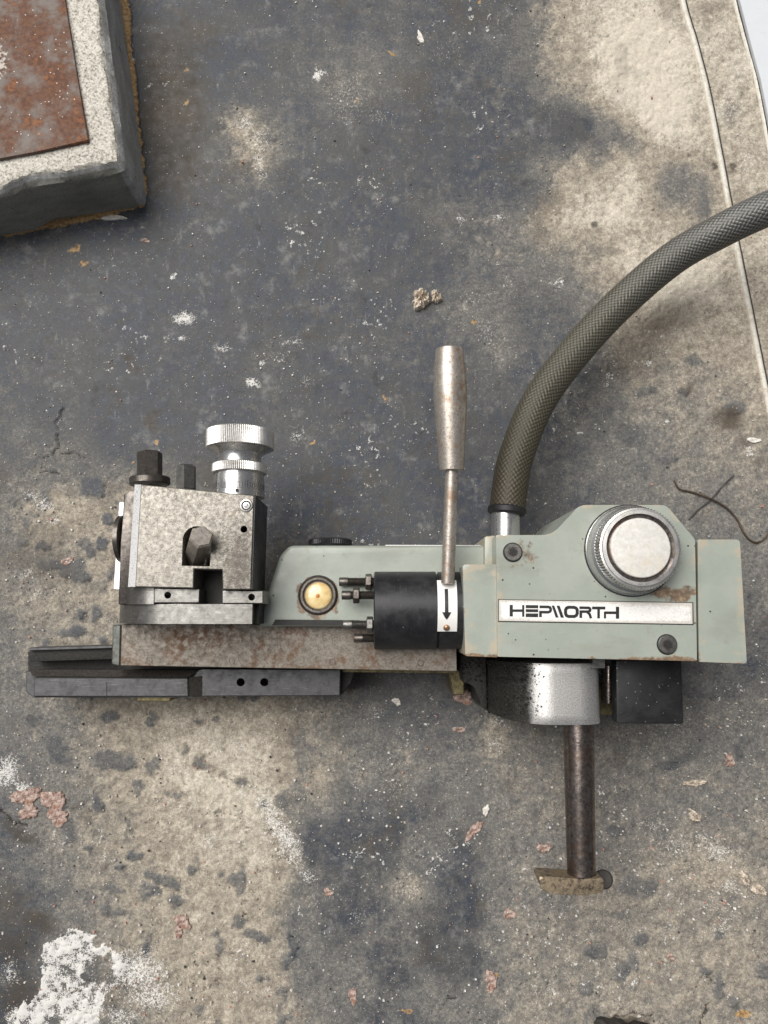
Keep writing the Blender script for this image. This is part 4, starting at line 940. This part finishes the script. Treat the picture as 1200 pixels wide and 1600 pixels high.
# ------------------------------------------------------------------ loose bits on the floor
def wire_thing(name, label, cat, pxs, r, mat):
    P = spline([U(x, y, z_) for x, y, z_ in pxs], 50); base_ = P[25].copy(); base_.z = 0
    return tag(obj(name, tube(B(), P, r, 8), mat, None, 60, loc=base_), label, cat)
wire_thing('rusty_wire', 'thin curved brown wire lying by the right end of the machine', 'wire', [(1053, 750, .0012), (1062, 764, .0012), (1082, 769, .001), (1108, 778, .002), (1135, 793, .001), (1152, 812, .001), (1162, 832, .001), (1174, 845, .001), (1186, 847, .001), (1197, 838, .001), (1206, 820, .001)], lambda t: .0006 + .0003 * math.sin(math.pi * t), plain('brown_wire', (.085, .06, .04), .5, .3))
wire_thing('charred_twig', 'short straight black twig crossing the brown wire', 'twig', [(1147, 742, .001), (1130, 758, .001), (1118, 772, .0008), (1104, 786, .0008), (1090, 797, .0008), (1076, 812, .0008)], lambda t: .0006 + .0002 * math.sin(23 * t), plain('char', (.065, .06, .065), .8))
def chip(px, py, rx, ry, rot, th, seed, lump=False):
    """a broken flake: jagged outline, thin, its top crazed into uneven steps"""
    r_ = random.Random(seed); b = B(); n = 34; c0 = U(px, py, 0); k = S(0); rows = []
    th = th * (1.0 if lump else .45)
    ph = [r_.random() * 6.28 for _ in range(5)]
    rr = []
    for i in range(n):
        a = 2 * math.pi * i / n
        q = 1 + .22 * math.sin(2 * a + ph[0]) + .15 * math.sin(3 * a + ph[1]) + .06 * math.sin(7 * a + ph[2]) + (r_.random() - .5) * .28 * (.4 + r_.random())
        rr.append(max(.35, q * .98))
    for s_, z_ in [(1.0, -.0010), (.99, th * .5), (.90, th * .9), (.68, th), (.42, th), (.2, th)]:
        row = []; q_ = [s_ * (rr[i] * s_ ** 2 + (1 - s_ ** 2) * .95) * (1 if s_ > .95 else 1 + (r_.random() - .5) * .12) for i in range(n)]
        for i in range(n):
            a = 2 * math.pi * i / n; u_, v_ = math.cos(a) * rx * q_[i], math.sin(a) * ry * q_[i]
            x = u_ * math.cos(R(rot)) - v_ * math.sin(R(rot)); y = u_ * math.sin(R(rot)) + v_ * math.cos(R(rot))
            row.append(b.verts.new((c0.x + x * k, c0.y - y * k, z_ * (1 + (1.1 if lump else .45) * (r_.random() - .5) * (z_ > 0)))))
        rows.append(row)
    for q0, q1 in zip(rows, rows[1:]):
        for i in range(n): b.faces.new((q0[i], q0[(i + 1) % n], q1[(i + 1) % n], q1[i]))
    ctr = b.verts.new((c0.x, c0.y, th))
    for i in range(n): b.faces.new((rows[-1][i], rows[-1][(i + 1) % n], ctr))
    return b, c0
def pink():
    m = Mat('pink_brick_flake'); n = m.noise(420, 5, .7); g = m.noise(130, 4)
    c_ = m.ramp(n, (.36, (.085, .06, .05)), (.47, (.29, .19, .155)), (.60, (.50, .40, .355)))
    m.set(col=m.mix(m.step(g, .56, .66), c_, (.27, .14, .095)), rough=.9, normal=m.bump(n, .7, .001)); return m.m
M['pink'] = pink(); M['chalk'] = plain('chalky_white', (.66, .63, .58), .9, 0, .22, 420, .6); M['plaster'] = plain('cream_plaster', (.60, .52, .43), .92, 0, .3, 420, .8)
CH = [('brick_flake', (42, 1244, 20, 13, -20), .003, 'pink', 'ragged pink brick flake nearest the left edge of the floor', 'flake'),
 ('brick_flake', (45, 1268, 14, 11, 20), .003, 'pink', 'orange pink brick flake just below the leftmost ragged flake', 'flake'),
 ('brick_flake', (84, 1252, 16, 17, 0), .003, 'pink', 'largest pink brick flake, upper half of the tall pair at left', 'flake'),
 ('brick_flake', (91, 1276, 15, 13, 0), .003, 'pink', 'pink brick flake, lower half of the tall pair at left', 'flake'),
 ('brick_flake', (285, 1440, 12, 9, 10), .002, 'pink', 'round pink brick flake on tan concrete above right of the white powder', 'flake'),
 ('brick_flake', (279, 1455, 6, 8, 0), .0015, 'pink', 'small pink flake tucked under the round flake above the white powder', 'flake'),
 ('brick_flake', (724, 1090, 17, 9, 15), .003, 'pink', 'pink brick crumb against the greasy bracket under the slide plate', 'flake'),
 ('brick_flake', (718, 1140, 8, 5, 0), .002, 'pink', 'tiny pink flake below the crumb by the greasy bracket', 'flake'),
 ('brick_flake', (741, 1297, 16, 7, -50), .002, 'pink', 'long slanting pink flake on the bare patch left of the steel foot', 'flake'),
 ('brick_flake', (850, 1325, 9, 7, 0), .002, 'pink', 'red pink flake just above the left tip of the steel foot', 'flake'),
 ('brick_flake', (767, 1533, 9, 14, 10), .002, 'pink', 'upright pale pink flake near the bottom edge, centre right', 'flake'),
 ('brick_flake', (1140, 1189, 9, 8, 20), .002, 'pink', 'pink grey flake on the floor to the right of the black block', 'flake'),
 ('brick_flake', (105, 877, 9, 6, 0), .002, 'pink', 'small red flake on rough concrete left of the tool post', 'flake'),
 ('brick_flake', (1048, 1495, 5, 5, 0), .0015, 'pink', 'tiny round red flake alone at the lower right', 'flake'),
 ('brick_flake', (228, 376, 6, 4, 20), .0015, 'pink', 'small pink chip below the corner of the concrete plinth', 'flake'),
 ('brick_flake', (513, 1394, 7, 5, 0), .0015, 'pink', 'small pink flake at the torn edge of the dark paint', 'flake'),
 ('brick_flake', (551, 1556, 7, 10, 0), .002, 'pink', 'pink flake on tan dust at the bottom, left of centre', 'flake'),
 ('brick_flake', (796, 1428, 8, 8, 0), .0015, 'pink', 'faded pink flake below left of the steel foot', 'flake'),
 ('plaster_crumb', (658, 469, 17, 14, 0), .006, 'plaster', 'larger cream plaster crumb on dark paint above the lever handle', 'crumb'),
 ('plaster_crumb', (681, 465, 9, 10, 0), .004, 'plaster', 'small cream plaster crumb to the right of the larger crumb', 'crumb'),
 ('plaster_crumb', (1185, 1390, 10, 7, 40), .003, 'plaster', 'cream plaster sliver near the right edge, lower down', 'crumb'),
 ('plaster_crumb', (1163, 1373, 9, 6, 60), .003, 'plaster', 'cream plaster crumb left of the sliver near the right edge', 'crumb'),
 ('plaster_crumb', (1085, 1223, 17, 4, 0), .002, 'plaster', 'long thin pale crumb on grey floor right of the black block', 'crumb'),
 ('plaster_crumb', (1085, 1275, 8, 8, 0), .003, 'plaster', 'pale lump on grey floor right of the steel rod', 'crumb'),
 ('white_shard', (657, 59, 12, 4.5, 65), .002, 'chalk', 'crescent white shard on dark paint near the top of the floor', 'shard'),
 ('white_shard', (174, 340, 25, 5, 0), .004, 'chalk', 'long white shard lying under the front of the concrete plinth', 'shard'),
 ('white_pebble', (759, 1266, 5, 7, 0), .003, 'chalk', 'smooth white pebble above the long slanting pink flake', 'pebble'),
 ('white_pebble', (620, 1096, 6, 6, 0), .003, 'chalk', 'round white pebble just below the rusty slide plate', 'pebble'),
 ('white_pebble', (1178, 688, 12, 4, -5), .002, 'chalk', 'flat pale chip right of the hose near the right edge', 'pebble')]
for i, (nm, (x, y, rx, ry, ro), th, mk, lab, cat) in enumerate(CH):
    b, c0 = chip(x, y, rx, ry, ro, th, 100 + i, 'crumb' in nm)
    tag(obj(nm, b, M[mk], None, 28, loc=c0), lab, cat, {'flake': 'pink brick flakes on the floor', 'crumb': 'plaster crumbs on the floor', 'shard': 'white shards on the floor', 'pebble': 'white pebbles on the floor'}[cat])
# dark lump at the bottom edge of the picture
b, c0 = chip(975, 1606, 36, 14, 5, .006, 777, True)
tag(obj('tar_lump', b, plain('tarry_black', (.03, .027, .024), .8), None, 50, loc=c0), 'matte black lump at the bottom edge, right of centre', 'lump')
# grit: uncountable crumbs, one object
NG = 6500
gx, gy, gc, gr_ = [], [], [], []
while len(gx) < NG:
    x, y = rng.uniform(-40, 1240), rng.uniform(-40, 1640)
    dens = .28 + .5 * (y > 1080) + .25 * (x < 330 and y > 600) - .12 * (x > 860 and y < 420)
    if rng.random() > dens: continue
    if x < 240 and y < 375: continue
    if 300 < x < 1100 and 1000 < y < 1030: pass
    gx.append(x); gy.append(y); gc.append(rng.random()); gr_.append(.00028 + .0011 * rng.random() ** 5)
for cx, cy, sx, sy, n in ((1140, 1420, 40, 22, 150), (1090, 1350, 60, 30, 120), (450, 1310, 20, 45, 90), (250, 1550, 45, 25, 160), (20, 1210, 20, 22, 60), (80, 800, 30, 20, 70), (50, 920, 34, 20, 70), (1160, 1130, 30, 16, 40), (590, 1110, 40, 14, 50), (620, 1250, 70, 60, 120), (1000, 1300, 60, 40, 100), (440, 560, 30, 20, 50), (290, 500, 18, 14, 30), (500, 118, 6, 6, 8)):
    for _ in range(n): gx.append(rng.gauss(cx, sx)); gy.append(rng.gauss(cy, sy)); gc.append(rng.random() * .75); gr_.append(.0003 + .0012 * rng.random() ** 4)
pv, pf, pc = [], [], []
for x, y, c_, r_ in zip(gx, gy, gc, gr_):
    p = U(x, y, 0); k = len(pv); a0 = rng.random() * 6.28; el_ = rng.uniform(.6, 1.0)
    col_ = (.70, .68, .65) if c_ < .42 else (.50, .45, .38) if c_ < .70 else (.50, .27, .21) if c_ < .78 else (.05, .048, .05) if c_ < .92 else (.33, .30, .26)
    for j in range(5):
        a = a0 + j * 1.2566; q = r_ * rng.uniform(.7, 1.25); pv.append((p.x + q * math.cos(a), p.y + q * el_ * math.sin(a), -.0006)); pc.append(col_)
    for j in range(5):
        a = a0 + j * 1.2566; q = r_ * rng.uniform(.35, .8); pv.append((p.x + q * math.cos(a), p.y + q * el_ * math.sin(a), .00015 + r_ * rng.uniform(.5, 1.0))); pc.append(col_)
    for j in range(5): pf.append((k + j, k + (j + 1) % 5, k + 5 + (j + 1) % 5, k + 5 + j))
    pf.append(tuple(k + 5 + j for j in range(5)))
gm = bpy.data.meshes.new('floor_grit'); gm.from_pydata(pv, [], pf)
ca = gm.attributes.new('tint', 'FLOAT_COLOR', 'POINT'); ca.data.foreach_set('color', np.concatenate([np.array(pc), np.ones((len(pc), 1))], 1).astype(np.float32).ravel())
m = Mat('mixed_grit'); m.set(col=m.mix(m.step(m.noise(900, 2), .3, .7), m.attr('tint', 'Color'), (.4, .37, .33)), rough=.85)
m.l.new(m.attr('tint', 'Color'), m.b.inputs['Base Color'])
gm.materials.append(m.m); tag(link('floor_grit', gm), 'scattered white, tan and pink grit over the worn floor', 'grit', kind='stuff')
